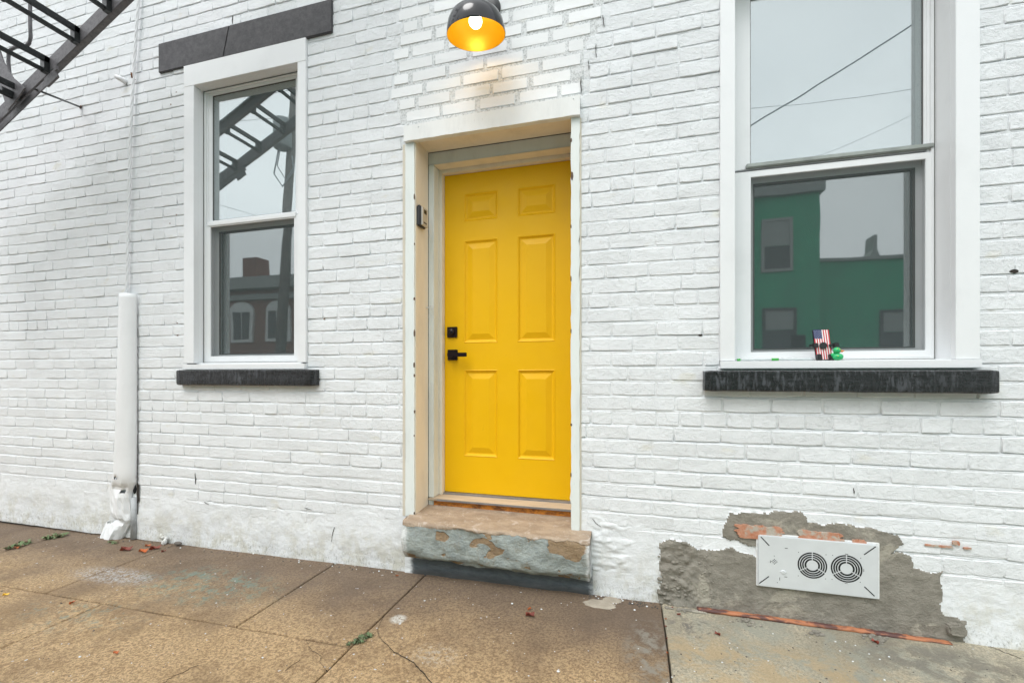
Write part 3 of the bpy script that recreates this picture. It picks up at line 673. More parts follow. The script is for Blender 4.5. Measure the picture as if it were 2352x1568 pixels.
# left window
f1, g1 = .055, .082
zc = LW['z0']+.004
wl = window('narrow sash window left of the yellow door', (LW['x0']-.0, LW['x1']), (X(445, -.016), X(683, -.016)), Z(445, 196, -.016), Z(563, 833, .0), f1, g1,
       X(490, g1), X(681, g1), Z(490, 222, g1), Z(492, 508, g1), Z(487, 521, f1), Z(487, 818, f1), Z(490, 516, g1)+.0, Z(487, 514, f1), .125)
box('sub_sill', m_vinyl, wl, LW['x0'], LW['x1'], -.026, .075, Z(563, 848, -.02), Z(563, 835.5, -.02), .002)
# right window
f2, g2 = .115, .142
wr = window('wide sash window at the right with small toys on its ledge', (RW['x0'], RW['x1']), (X(1688.5, -.016), X(2195.5, -.016)), LW['z1']-.10, Z(1950, 827, .0), f2, g2,
       X(1722, g2), X(2119, g2), CAMZ+2.01, Z(1722, 378, g2), Z(1722, 407, f2), Z(1722, 808.5, f2), Z(1722, 391, g2), Z(1722, 393, f2), .175)
box('sub_sill', m_vinyl, wr, RW['x0'], RW['x1'], -.028, .14, Z(1950, 845.5, -.02), Z(1950, 827.5, -.02), .002)
MB().box(X(1711, g2), X(2136, g2), f2-.006, f2+.02, Z(1711, 391, g2)-.002, Z(1711, 383, g2)).build('meeting_rail', simple('shaded_rail', (.33, .36, .34), .5, var=.3), wr, bevel=.003)  # grey paints the shade on the underside of the white rail
box('meeting_rail', m_vinyl, wl, X(484, g1), X(686, g1), f1-.002, f1+.018, Z(484, 519, f1), Z(484, 510, f1), .002)
# ------------------------------------------------------------------ doorway
door = bpy.data.objects.new('door', None); COL.objects.link(door); door.parent = house; tag(door, 'bright yellow six panel front door')
DY = .285; dx0, dx1, dz0, dz1 = -1.173, -.316, CAMZ-.758, CAMZ+1.291
cols = [(X(1065.5, DY), X(1143.5, DY)), (X(1188.5, DY), X(1275.5, DY))]
rows = [(CAMZ-.524, CAMZ+.031), (CAMZ+.202, CAMZ+.861), (CAMZ+.984, CAMZ+1.161)]
gx = [dx0, cols[0][0], cols[0][1], cols[1][0], cols[1][1], dx1]; gz = [dz0, rows[0][0], rows[0][1], rows[1][0], rows[1][1], rows[2][0], rows[2][1], dz1]
V = [(x, DY, z) for z in gz for x in gx]; F = []
for j in range(7):
    for i in range(5):
        if i in (1, 3) and j in (1, 3, 5): continue
        k = j*6+i; F.append((k, k+1, k+7, k+6))
k = len(V); V += [(dx0, DY+.045, dz0), (dx1, DY+.045, dz0), (dx1, DY+.045, dz1), (dx0, DY+.045, dz1)]
F += [(k, k+3, k+2, k+1), (0, k, k+1, 5), (42, 47, k+2, k+3), (0, 42, k+3, k), (5, k+1, k+2, 47)]
obj('door_leaf', V, F, m_yellow, door)
for a, b in cols:
    for c, d in rows:
        V = []; F = []
        prof = [(0, 0), (.004, -.0025), (.009, .0005), (.014, .0065), (.020, .0085), (.024, .0085), (.056, -.0005), (.058, -.0012)]
        for ins_, y in prof: V += [(a+ins_, DY+y, c+ins_), (b-ins_, DY+y, c+ins_), (b-ins_, DY+y, d-ins_), (a+ins_, DY+y, d-ins_)]
        for i in range(len(prof)-1):
            for q in range(4): F.append((i*4+q, i*4+(q+1) % 4, i*4+4+(q+1) % 4, i*4+4+q))
        i = len(prof)-1; F.append((i*4, i*4+1, i*4+2, i*4+3))
        obj('door_panel', V, F, m_yellow, door, origin=((a+b)/2, DY, (c+d)/2))
def hw(px, py): return X(px, DY), Z(px, py, DY)
hx, hz = hw(1039.5, 763)
d1 = MB().box(hx-.034, hx+.034, DY-.012, DY-.0, hz-.034, hz+.034); d1.build('deadbolt', m_bronze, door, bevel=.002)
MB().lathe([(0, .016), (.018, .016), (.021, .012), (.022, 0)], Matrix.Translation((hx-.003, DY-.012, hz)) @ Matrix.Rotation(math.pi/2, 4, 'X'), 24).build('lock_cylinder', m_bronze, door, smooth=True)
hx, hz = hw(1040.5, 815)
h_ = MB().box(hx-.034, hx+.034, DY-.012, DY, hz-.034, hz+.034).box(hx-.011, hx+.011, DY-.05, DY-.012, hz-.011, hz+.011).box(hx-.014, hx+.115, DY-.064, DY-.048, hz-.014, hz+.012)
h_.build('handle', m_bronze, door, bevel=.0025)
dfm = bpy.data.objects.new('door_frame', None); COL.objects.link(dfm); dfm.parent = house; tag(dfm, 'old chipped white and cream timber surround of the yellow door')
zt_ = CAMZ+1.375; zs_ = CAMZ-.83
def rough_board(name, mat, x0, x1, y0, y1, z0, z1, amp=.0025, seed=1, nz=60, label=None):
    V = []; F = []; r = random.Random(seed); lo = Vector((0, 0, 0))
    for i in range(nz+1):
        z = z0+(z1-z0)*i/nz; e = [r.uniform(-1, 1)*amp*(3.0 if r.random() < .06 else 1) for _ in range(2)]
        V += [(x0+e[0], y0, z), (x1+e[1], y0, z), (x1, y1, z), (x0, y1, z)]
    for i in range(nz):
        for q in range(4): F.append((i*4+q, i*4+(q+1) % 4, i*4+4+(q+1) % 4, i*4+4+q))
    F += [(3, 2, 1, 0), tuple(nz*4+q for q in range(4))]
    return obj(name, V, F, mat, dfm, label=label)
rough_board('casing_board', m_trim, X(931, -.012), X(951.5, -.012), -.012, .02, CAMZ-.838, zt_, .0008, 1)
rough_board('casing_board', m_trim, X(1311.5, -.012), X(1331, -.012), -.012, .02, CAMZ-.845, zt_, .0022, 2)
jx = X(953, -.012); jr = X(1312, -.012)
rough_board('reveal_board', m_cream, jx-.02, jx, .0, .165, CAMZ-.838, CAMZ+1.40, .0006, 3, label='cream painted left side of the doorway')
rough_board('reveal_board', m_cream, jr, jr+.02, .021, .165, CAMZ-.845, CAMZ+1.40, .0006, 4)
for k_, (px_, py_, hh_, ww_) in enumerate(((951.5, 452, 13, 2.2), (952, 560, 5, 1.5), (951.5, 686, 7, 3), (951.5, 765, 15, 2.6), (951, 838, 12, 2.8), (951.5, 862, 7, 2.5), (952, 945, 7, 2.4), (951, 1000, 5, 1.4), (951.5, 1178, 6, 2.2), (1312, 322, 8, 2.6), (1314, 404, 17, 3.6), (1311.5, 520, 8, 1.6), (1311.5, 640, 12, 1.6), (1311.5, 760, 9, 1.6), (1311.5, 1090, 10, 1.8), (1312, 975, 6, 2.6))):
    p = P(px_, py_, -.0128); sc_ = .0026
    MB().prism(blob(p[0], p[2], ww_*sc_*.75, hh_*sc_*.55, 0, 300+k_, 14, 2.), -.0134, -.010).build('paint_chip_scar', m_scar, dfm, origin=(p[0], -.012, p[2]))
# soffit and header
box('soffit_board', m_cream, dfm, jx-.02, jr+.02, -.006, .165, CAMZ+1.392, CAMZ+1.41)
V = []; nh = 24; r = random.Random(8)
for i in range(nh+1):
    x = X(928, -.03)+(X(1332, -.03)-X(928, -.03))*i/nh; e = r.uniform(-.0012, .0012); dz = (i/nh)*.010
    V += [(x, -.034, CAMZ+1.376+e-.003), (x, -.034, CAMZ+1.462+dz*1.3), (x, .0, CAMZ+1.462+dz*1.3), (x, .0, CAMZ+1.376+e-.003)]
F = [(i*4+q, i*4+(q+1) % 4, i*4+4+(q+1) % 4, i*4+4+q) for i in range(nh) for q in range(4)]+[(3, 2, 1, 0), tuple(nh*4+q for q in range(4))]
obj('header_board', V, F, m_head, dfm, bevel=.0, label='plain white board nailed over the doorway')
for px_, py_ in ((961, 291.5), (1317, 227)):
    p = P(px_, py_, -.034); MB().lathe([(0, .003), (.003, .002), (.004, 0)], Matrix.Translation(p) @ Matrix.Rotation(math.pi/2, 4, 'X'), 12).build('screw', m_galv, dfm, smooth=True)
# brickmould ring, frame, stop
fx0 = X(989, .165); bx1 = X(996, .165); jx2 = X(1011, .245); sx1 = X(1015.5, .245)
dm = [('brickmould', m_trim, jx-.001, bx1, .165, .2, CAMZ+1.316, CAMZ+1.392), ('frame_jamb', m_cream, bx1-.03, bx1+.0005, .2, .245, CAMZ+1.30, CAMZ+1.317)]
MB().box(jx, bx1, .166, .246, CAMZ-.7712, CAMZ+1.316).box(jx, bx1-.004, .168, .246, zs_+.005, CAMZ-.786).build('brickmould', m_trim, dfm, bevel=.004)
MB().box(jx, jr, .1665, .246, CAMZ+1.317, CAMZ+1.3915).build('brickmould', oldpaint('grey_head_paint', (.60, .63, .62), (.2, .2, .2), .8), dfm, bevel=.003)
MB().box(bx1, jr, .1675, .2445, CAMZ+1.3135, CAMZ+1.3168).box(bx1-.03, sx1, .246, .286, CAMZ-.7708, CAMZ+1.318).box(sx1-.01, dx1+.03, .2465, .2855, CAMZ+1.293, CAMZ+1.3165).build('frame_stop', m_cream, dfm, bevel=.003)
MB().box(sx1-.001, dx0-.0015, .272, .335, CAMZ-.7706, CAMZ+1.293).box(dx1+.0015, jr+.02, .246, .335, CAMZ-.745, CAMZ+1.318).box(sx1-.001, jr, .287, .335, CAMZ+1.2925, CAMZ+1.33).build('frame_jamb', m_cream, dfm, bevel=.001)
box('threshold', m_thr, dfm, jx+.004, jr+.01, .150, .30, CAMZ-.785, CAMZ-.7715, .003)
box('threshold_edge', m_alu, dfm, X(1004, .15), jr+.01, .146, .1505, CAMZ-.784, CAMZ-.7735, .001)
box('threshold_edge', m_alu, dfm, dx0-.02, jr+.01, .262, .31, CAMZ-.771, CAMZ-.7605, .002)
box('shim', m_rustwood, dfm, bx1, jr+.01, .166, .30, CAMZ-.826, CAMZ-.786, .002, label='orange crumbling filler under the threshold')
# key box and hook on the left reveal
kb = empty('key_lock_box', (jx, .06, CAMZ+.9), 'small grey and black key lock box screwed to the left side of the doorway', 'lock box')
ky0, ky1, kz0, kz1 = .005, .088, CAMZ+.885, CAMZ+1.008
MB().box(jx, jx+.026, ky0, ky1, kz0, kz1).build('case', m_plastic, kb, bevel=.006, seg=3, smooth=False)
MB().box(jx+.026, jx+.036, ky0+.008, ky1-.003, kz0+.003, kz1-.006).build('cover', m_boxface, kb, bevel=.004, seg=3)
MB().box(jx+.036, jx+.038, .035, .066, kz1-.045, kz1-.02).build('dial_window', m_plastic, kb, bevel=.001)
MB().box(jx+.036, jx+.0368, .03, .07, kz0+.02, kz0+.028).build('lettering_strip', m_plastic, kb)
hp = (X(985, .14), .135, Z(985, 706, .135)); hk = MB(); hb_ = Vector((jx, .135, hp[2]))
pts = [hb_, hb_+Vector((.022, 0, 0))]+[hb_+Vector((.036+.014*math.cos(a), .004, .014*math.sin(a))) for a in [math.pi-.2*i*math.pi/1.1 for i in range(0, 10)]]
hk.tube(pts, .0028, 8).build('eye_hook', m_galv, None, smooth=True, origin=hb_); tag(bpy.data.objects['eye_hook'], 'small metal screw eye in the cream side of the doorway', 'hook')
# ------------------------------------------------------------------ stone step and the painted base under it
st = MB(); sx0, sx1_ = X(919, -.12), X(1356, -.12); zt0 = CAMZ-.815; NS = 90
prof = [(.17, zt0+.0), (.10, zt0-.004), (.04, zt0-.008), (-.02, zt0-.012), (-.07, zt0-.015), (-.105, zt0-.018), (-.116, zt0-.022), (-.118, zt0-.032), (-.118, zt0-.055), (-.119, zt0-.08), (-.119, zt0-.105), (-.118, zt0-.13), (-.117, zt0-.155), (-.115, zt0-.178), (-.110, zt0-.200), (-.098, zt0-.214), (-.086, zt0-.222), (-.084, zt0-.232), (-.03, zt0-.236), (.02, zt0-.236)]
K = len(prof); V = []
for i in range(NS+1):
    x = sx0+(sx1_-sx0)*i/NS
    for k, (y, z) in enumerate(prof):
        a = float(fbm(np.array([x*6]), np.array([k*.4]), 77)[0])*.040+float(fbm(np.array([x*20]), np.array([k*.7]), 79)[0])*.020
        t = i/NS; e = .0
        if i in (0, NS): e = .010 if k > 3 else 0
        if k < 4: a *= .12 if x < jr and x > jx else .08
        drop = .012*t if k > 3 else .004*t
        V.append((x+(.004 if i == 0 else -.004 if i == NS else 0), y+(a if k > 4 else 0)+e, z+(a*.25 if k <= 7 else a*.3)-drop))
F = []; FM = []
for i in range(NS):
    for k in range(K-1): F.append((i*K+k, i*K+k+1, (i+1)*K+k+1, (i+1)*K+k)); x_ = (i*37 % 11)/11; FM.append(0 if k < 5 or (k == 5 and vn(np.array([i*.2]), np.array([1.]), 5)[0] > .35) or (k == 6 and vn(np.array([i*.2]), np.array([1.]), 5)[0] > .72) else 1)
F += [tuple(range(K)), tuple(NS*K+k for k in range(K))[::-1]]; FM += [1, 1]
obj('door_step', V, F, m_step, house, smooth=True, label='worn stone doorstep with peeling grey green paint on its front')
# base: two courses of rough painted masonry
nb = 140; nzb = 12; V = []; F = []
bx0, bx1_ = DR['x0']-.002, X(1362, -.02)
for j in range(nzb+1):
    for i in range(nb+1):
        x = bx0+(bx1_-bx0)*i/nb; z = -.02+(.16+.02)*j/nzb
        gro = -.006 if abs((z-.062)) < .008 else 0
        V.append((x, -.012-float(fbm(np.array([x*9]), np.array([z*30]), 61)[0])*.02-gro*-1*.0-(-gro)*-1, z))
for j in range(nzb):
    for i in range(nb): k = j*(nb+1)+i; F.append((k, k+1, k+nb+2, k+nb+1))
obj('base_course', V, F, m_base, house, smooth=True, label='dark blue grey painted base under the doorstep')
MB().box(DR['x0'], sx1_, .0, .2, CAMZ-1.16, CAMZ-1.0).build('step_bedding', m_cement, house)
# cheek of the wall beside the door below the reveal boards
MB().box(DR['x1']-.05, DR['x1']+.002, .012, .2, .0, CAMZ-.80).box(DR['x0']-.002, DR['x0']+.03, .012, .2, 0, CAMZ-.80).build('wall_cheek', m_render, wall)
# ------------------------------------------------------------------ wall lamp
lx, lyy, lz = -.776, -.215, CAMZ+1.757
lamp = empty('wall_lamp', (lx, 0, CAMZ+2.06), 'black dome wall lamp with gold inside, lit above the yellow door', 'lamp')
TM = Matrix.Translation((lx, lyy, lz)) @ Matrix.Rotation(math.radians(10), 4, 'X')
R = .1515
outer = [(R, 0), (R*1.005, .004), (R*.985, .03), (R*.93, .062), (R*.82, .092), (R*.66, .113), (R*.48, .126), (R*.36, .131)]
MB().lathe(outer, TM, 64).build('lamp_shade', m_lampblack, lamp, smooth=True)
inner = [(r_-.002, z_-.0005) for r_, z_ in outer[1:]]; inner[0] = (R-.001, .0005); inner.append((.03, .128))
MB().lathe(inner, TM, 64).build('shade_lining', m_gold, lamp, smooth=True)
MB().lathe([(.056, .128), (.056, .136), (.052, .141), (.040, .143), (.036, .146), (.033, .152), (.033, .215), (.03, .22), (0, .22)], TM, 32).build('socket_collar', m_lampcap, lamp, smooth=False)
top = TM @ Vector((0, 0, .215)); arm = [top]
for i in range(1, 13):
    a = math.pi*i/12; arm.append(Vector((lx, top.y+.09-.09*math.cos(a), top.z+.10*math.sin(a)+(-.02)*i/12)))
arm.append(Vector((lx, -.02, CAMZ+2.075)))
MB().tube(arm, .011, 12).build('arm', m_lampblack, lamp, smooth=True)
MB().lathe([(0, .034), (.03, .034), (.052, .030), (.062, .018), (.065, 0)], Matrix.Translation((lx+.004, -.001, CAMZ+2.062)) @ Matrix.Rotation(math.pi/2, 4, 'X'), 36).build('canopy', m_lampcap, lamp, smooth=True)
mb_ = bpy.data.materials.new('lit_bulb'); mb_.use_nodes = True; e_ = mb_.node_tree.nodes['Principled BSDF']; e_.inputs['Emission Color'].default_value = (1, .80, .47, 1); e_.inputs['Emission Strength'].default_value = 8.5; e_.inputs['Base Color'].default_value = (.9, .85, .7, 1)
MB().lathe([(0, .032), (.012, .034), (.022, .040), (.030, .050), (.0335, .062), (.032, .076), (.025, .092), (.015, .108), (.013, .125)], TM, 32).build('bulb', mb_, lamp, smooth=True)
p = [TM @ Vector((.075*math.cos(a)*1.0+.04, -.105+.0*a, .09)) for a in (0,)]
# ------------------------------------------------------------------ cable guard and twisted cable
gd = empty('cable_guard', (X(285, -.03), -.03, zg(-3)), 'tall white half round metal cable guard, crumpled at the pavement', 'cable guard')
Vg = []; Fg = []; NA = 17; NZ = 90
prL = [(675, 268), (850, 263), (1000, 257), (1090, 253), (1128, 252), (1150, 256), (1185, 258), (1205, 250), (1238, 233)]
prR = [(675, 314), (1000, 314), (1085, 313), (1110, 309), (1128, 302), (1160, 299), (1185, 300), (1210, 294), (1240, 281)]
ROWS = [675+(1085-675)*k/40 for k in range(41)]+[1093, 1100, 1107, 1113, 1119, 1125, 1132, 1142, 1155, 1168, 1180, 1189, 1194, 1198, 1202, 1207, 1216, 1227, 1240]
NZ = len(ROWS)-1; rg = random.Random(44)
prL = [(675, 268), (850, 263), (1000, 257), (1085, 253), (1119, 246), (1127, 244), (1142, 247), (1168, 250), (1189, 252), (1198, 256), (1202, 246), (1207, 239), (1240, 229)]
prR = [(675, 314), (1000, 314), (1085, 313), (1107, 311), (1119, 307), (1132, 302), (1155, 300), (1180, 301), (1194, 303), (1207, 298), (1240, 283)]
for j in range(NZ+1):
    py_ = ROWS[j]
    a = np.interp(py_, [q[0] for q in prL], [q[1] for q in prL]); b = np.interp(py_, [q[0] for q in prR], [q[1] for q in prR])
    flat_ = min(1, max(0, (py_-1095)/35)); xa, xb = X(a, -.055+.032*flat_-.02*max(0, (py_-1207)/33)), X(b, -.012); zz = Z(290, py_, -.03)
    flat = min(1, max(0, (py_-1095)/35)); pinch = math.exp(-((py_-1122)/9)**2); dent = math.exp(-((py_-1199)/6)**2); flare = max(0, (py_-1207)/33)
    for i in range(NA):
        u = i/(NA-1); t = math.pi*u; c = (xa+xb)/2-(xb-xa)/2*math.cos(t)
        full = .062*math.sin(t)**.75
        fold = .050*(1-abs(u-.62)/.62 if u < .62 else 1-(u-.62)/.38)          # one sharp ridge instead of a round back
        dpt = full*(1-flat)+fold*flat
        dpt -= (.017*pinch*(1 if u < .8 else .3)+.026*dent*(1 if u < .7 else .25))*math.sin(t)**.5
        dpt += .035*flare*(1-u)+.012*flat*float(fbm(np.array([i*.8]), np.array([py_*.05]), 91)[0])*2+rg.uniform(-.002, .002)*flat
        Vg.append((c+rg.uniform(-.002, .002)*flat, -.006-max(0, dpt), zz+rg.uniform(-.002, .002)*flat+(.006*math.sin(i*1.3) if j == NZ else 0)))
for j in range(NZ):
    for i in range(NA-1):
        py_ = ROWS[j]
        if 1194 <= py_ < 1207 and i < (5 if py_ < 1202 else 6) and not (py_ >= 1202 and i < 2): continue
        if 1093 <= py_ < 1099 and 5 < i < 8: continue
        if 1125 <= py_ < 1131 and 9 < i < 12: continue
        k = j*NA+i; Fg.append((k, k+1, k+NA+1, k+NA))
gob = obj('guard_sheet', Vg, Fg, m_guard, gd, smooth=True)
for p_ in gob.data.polygons: p_.use_smooth = p_.center.z > Z(290, 1100, -.03)-gd.location.z
sm = gob.modifiers.new('thickness', 'SOLIDIFY'); sm.thickness = .002; sm.offset = 1
MB().tube([(X(309, -.01), -.010, Z(309, 1142, -.01)), (X(308, -.01), -.012, Z(308, 1236, -.01))], .020, 14).build('inner_pipe', simple('dull_painted_pipe', (.42, .44, .45), .6, bump=(40, .004), var=.4), gd, smooth=True)
MB().prism(blob(X(308, -.008), Z(308, 1122, -.008), .011, .036, 0, 77, 18, 2.), -.0095, .0).build('hole_shade_patch', m_hole, gd)  # solid dark patch painting the shade inside the hole
# dark strip painting the shade of the ragged gap between guard and wall
gv = MB(); r = random.Random(12); yprev = 700; gp = []
for j in range(60):
    py_ = 700+(1180-700)*j/59; w_ = .0016+.0035*max(0, (py_-850)/330)*r.uniform(.6, 1.3)+(.012 if 1110 < py_ < 1150 else 0)
    x_ = X(315.5+r.uniform(-.6, .6), -.0065); gp.append((x_-w_/2, x_+w_, Z(315, py_, -.0065)))
V = []; F = []
for a, b, z in gp: V += [(a, -.0066, z), (b, -.0066, z)]
for i in range(59): F.append((2*i, 2*i+1, 2*i+3, 2*i+2))
obj('gap_shade_strip', V, F, m_crackm, gd)
cb = empty('twisted_cable', (X(292, -.02), -.02, Z(292, 690, -.02)), 'white painted twisted cable running up the wall from the guard', 'cable')
cpts = [(291, 690), (293, 560), (298, 380), (303, 240), (310, 120), (318, 0), (326, -120), (334, -260)]
cen = []
for i in range(len(cpts)-1):
    for t in range(30): s = t/30; cen.append(Vector(P(cpts[i][0]*(1-s)+cpts[i+1][0]*s, cpts[i][1]*(1-s)+cpts[i+1][1]*s, -.022)))
for ph_ in (0, 2.094, 4.189):
    pts = []; L0 = 0
    for i, q in enumerate(cen):
        if i: L0 += (q-cen[i-1]).length
        a = L0/.21*2*math.pi+ph_; pts.append(q+Vector((.0052*math.cos(a), .0052*math.sin(a), 0)))
    MB().tube(pts, .0056, 8).build('strand', m_guard, cb, smooth=True)
ins_ = empty('broken_insulator', P(290, 188, 0), 'broken rusty standoff knob beside the twisted cable', 'insulator')
q = Vector(P(288, 188, 0)); MB().tube([q+Vector((.01, 0, -.01)), q+Vector((0, -.03, 0)), q+Vector((-.025, -.05, .012))], [.016, .018, .014], 12).build('knob', m_guard, ins_, smooth=True)
q2 = Vector(P(303, 178, -.03)); MB().tube([q2+Vector((0, .02, -.006)), q2, q2+Vector((.002, -.004, .03))], .006, 8).build('rusty_pin', m_rust, ins_, smooth=True)
# ------------------------------------------------------------------ fire escape ladder
SI, SO = .43, .79
A_ = Vector(P(287.5, 0, -SI)); B_ = Vector(P(0, 280, -SI)); sl = (A_.z-B_.z)/(A_.x-B_.x); dirv = Vector((1, 0, sl)).normalized(); nrm = Vector((-dirv.z, 0, dirv.x))
fe = empty('fire_escape_ladder', (B_.x-.5, -(SI+SO)/2, B_.z), 'black iron fire escape ladder slanting across the upper left corner', 'fire escape')
def onl(x, off=0., y=-SI): return Vector((x, y, B_.z+sl*(x-B_.x)))+nrm*off
for y in (-SI, -SO):
    a, b = onl(-4.9, .045, y), onl(-1.3, .045, y); sg = 1 if y == -SI else -1
    m = MB(); m.obox((a+b)/2, (b-a)/2, (0, .004, 0), nrm*.043)
    m.obox((a+b)/2+nrm*.040+Vector((0, .016*sg, 0)), (b-a)/2*.9995, (0, .016, 0), nrm*.0035); m.obox((a+b)/2-nrm*.040+Vector((0, .016*sg, 0)), (b-a)/2*.9995, (0, .016, 0), nrm*.0035)
    m.build('stringer', m_ironface, fe, bevel=.0015)
    bx_ = -3.574; c = onl(bx_+.0, -.052, y)+Vector((0, -.008*1, 0))
    MB().obox(c, dirv*.055, (0, .006, 0), nrm*.032).obox(c+nrm*.03+dirv*.06, dirv*.012, (0, .008, 0), nrm*.02).build('splice_plate', m_ironface, fe, bevel=.002)
    ba, bb = onl(-4.9, -.035, y), onl(-3.62, -.035, y)
    MB().obox((ba+bb)/2, (bb-ba)/2, (0, .003, 0), nrm*.022).build('lower_rail', m_ironface, fe, bevel=.001)
x = -3.847-.272*4
while x < -1.4:
    c = onl(x, .045, 0); lo, hi = c+Vector((-.004, 0, -.036)), c+Vector((.004, 0, .034))
    m = MB()
    for q, th_ in ((hi, .015), (lo, .010)):
        m.obox((q.x, -(SI+SO)/2, q.z), (.012, 0, 0), (0, (SO-SI)/2-.005, 0), (0, 0, th_)); 
    m.obox((hi.x+.014, -(SI+SO)/2, hi.z-.004), (.002, 0, 0), (0, (SO-SI)/2-.006, 0), (0, 0, .02))
    for y in (-SI-.018, -SO+.018): m.obox((c.x, y, c.z), (.02, 0, 0), (0, .014, 0), (0, 0, .05))
    m.build('tread', m_iron, fe, bevel=.0015, origin=(c.x, -(SI+SO)/2, c.z)); x += .272
# pivot plate, bolt, bent bar and stay rod
pp = [P(a*.1797, b*.1797, -SI-.03) for a, b in ((-60, 560), (0, 620), (60, 800), (180, 1000), (330, 1130), (240, 1260), (110, 1420), (40, 1200), (-20, 1000), (-60, 900))]
MB().prism([(q[0], q[2]) for q in pp][::-1], -SI-.036, -SI-.028).build('pivot_plate', m_ironface, fe, bevel=.001)
q = Vector(P(14, 212, -SI-.06)); MB().tube([q+Vector((0, .03, 0)), q+Vector((0, -.03, 0))], .024, 18).build('bolt', m_iron, fe)
bent = [P(a*.1797, b*.1797, -SI+.06) for a, b in ((388, -900), (385, 100), (385, 300), (392, 480), (375, 550), (340, 590), (270, 600), (200, 605), (140, 635), (110, 700), (108, 800), (125, 980), (150, 1100))]
MB().tube(bent, .0105, 10).build('bent_bar', m_ironface, fe, smooth=True)
e1 = Vector(P(185.5, 246.5, -.001)); e0 = Vector(P(80, 205, -SI-.02))
MB().tube([e0, e1], .0065, 8).build('stay_rod', m_iron, fe, smooth=True)
MB().tube([e1+Vector((0, .003, 0)), e1+Vector((-.004, -.004, .002))], .012, 10).build('rod_anchor', m_rust, fe)
# ------------------------------------------------------------------ vent plate
VX0, VX1, VZ0, VZ1 = .588, 1.074, CAMZ-1.011, CAMZ-.768
vent = empty('wall_vent', (.83, -.02, VZ0), 'galvanised metal vent plate with two round slotted grilles on the cement patch', 'vent')
YV = -.024
MB().prism([(VX0+.006, VZ0), (VX1-.006, VZ0), (VX1, VZ0+.006), (VX1, VZ1-.006), (VX1-.006, VZ1), (VX0+.006, VZ1), (VX0, VZ1-.006), (VX0, VZ0+.006)], YV, .0).build('cover_plate', m_galv, vent, bevel=.0022)
MB().ring(VX0-.006, VX1+.010, VZ0-.005, VZ1+.006, .007, .011, .006, .007, -.013, .004).build('sealant', simple('white_sealant', (.74, .75, .75), .6, bump=(60, .004)), vent, bevel=.002)
def q3v(a, b): p = P(1568+a*.3359, 1041.25+b*.3359, YV); return p[0], p[2]
def arc(m, c, r0, r1, a0, a1, y):
    n = 14; V = []; F = []
    for i in range(n+1):
        a = a0+(a1-a0)*i/n; V += [(c[0]+r0*math.cos(a), y, c[1]+r0*math.sin(a)), (c[0]+r1*math.cos(a), y, c[1]+r1*math.sin(a))]
    for i in range(n): F.append((2*i, 2*i+2, 2*i+3, 2*i+1))
    m.add(V, F)
for cc, R_ in ((q3v(886, 763), .0605), (q3v(1120, 786), .0625)):
    m = MB()
    for r0, r1 in ((.90, 1.), (.74, .84), (.585, .685), (.40, .52)):
        for k in range(3):
            a0 = math.pi/2+k*2*math.pi/3+.035/r1; a1 = math.pi/2+(k+1)*2*math.pi/3-.035/r1
            arc(m, cc, R_*r0, R_*r1, a0, a1, YV-.0006)
    m.build('grille', m_hole, vent)  # flat dark arcs on the plate paint the shade of the slots
m = MB()
for a, b, c, d in ((535, 568, 592, 628), (1240, 690, 1320, 635), (523, 886, 590, 838), (1242, 908, 1312, 973)):
    p, q = Vector((q3v(a, b)[0], 0, q3v(a, b)[1])), Vector((q3v(c, d)[0], 0, q3v(c, d)[1])); dd = (q-p)/2; nn = Vector((-dd.z, 0, dd.x)).normalized()*.0022
    cc = (p+q)/2; m.add([cc-dd-nn+Vector((0, YV-.0006, 0)), cc+dd-nn+Vector((0, YV-.0006, 0)), cc+dd+nn+Vector((0, YV-.0006, 0)), cc-dd+nn+Vector((0, YV-.0006, 0))], [(0, 1, 2, 3)])
m.build('corner_slot', m_hole, vent)  # flat dark bars painted on, the plate is not cut
m = MB(); c0 = q3v(627, 737)
for i in range(-2, 3):
    for j in range(-2, 3):
        if abs(i)+abs(j) <= 2 and (i+j) % 2 == 0: arc(m, (c0[0]+i*.0052, c0[1]+j*.0052), 0, .0022, 0, 2*math.pi, YV-.0006)
for a, b in ((626, 698), (792, 673), (980, 690), (790, 834), (977, 855), (1025, 694), (1217, 713), (1021, 858), (1214, 878), (647, 880)):
    arc(m, q3v(a, b), 0, .0018, 0, 2*math.pi, YV-.0006)
for a, b, w_, h_2 in ((600, 737, .001, .006), (1238, 797, .001, .006), (1120, 686, .006, .0012), (1118, 886, .006, .001), (708, 646, .006, .0012), (705, 842, .006, .001), (663, 855, .001, .007)):
    c = q3v(a, b); m.add([(c[0]-w_, YV-.0007, c[1]-h_2), (c[0]+w_, YV-.0007, c[1]-h_2), (c[0]+w_, YV-.0007, c[1]+h_2), (c[0]-w_, YV-.0007, c[1]+h_2)], [(0, 1, 2, 3)])
m.build('dark_hole_spots', m_hole, vent)  # flat dark spots paint the shade of small holes, the plate stays solid
c = q3v(687, 808)
MB().lathe([(0, .004), (.0075, .004), (.009, .002), (.0092, 0)], Matrix.Translation((c[0], YV, c[1])) @ Matrix.Rotation(math.pi/2, 4, 'X'), 20).box(c[0]-.014, c[0]+.014, YV-.002, YV, c[1]-.002, c[1]+.002).build('latch', m_galv, vent, smooth=False)
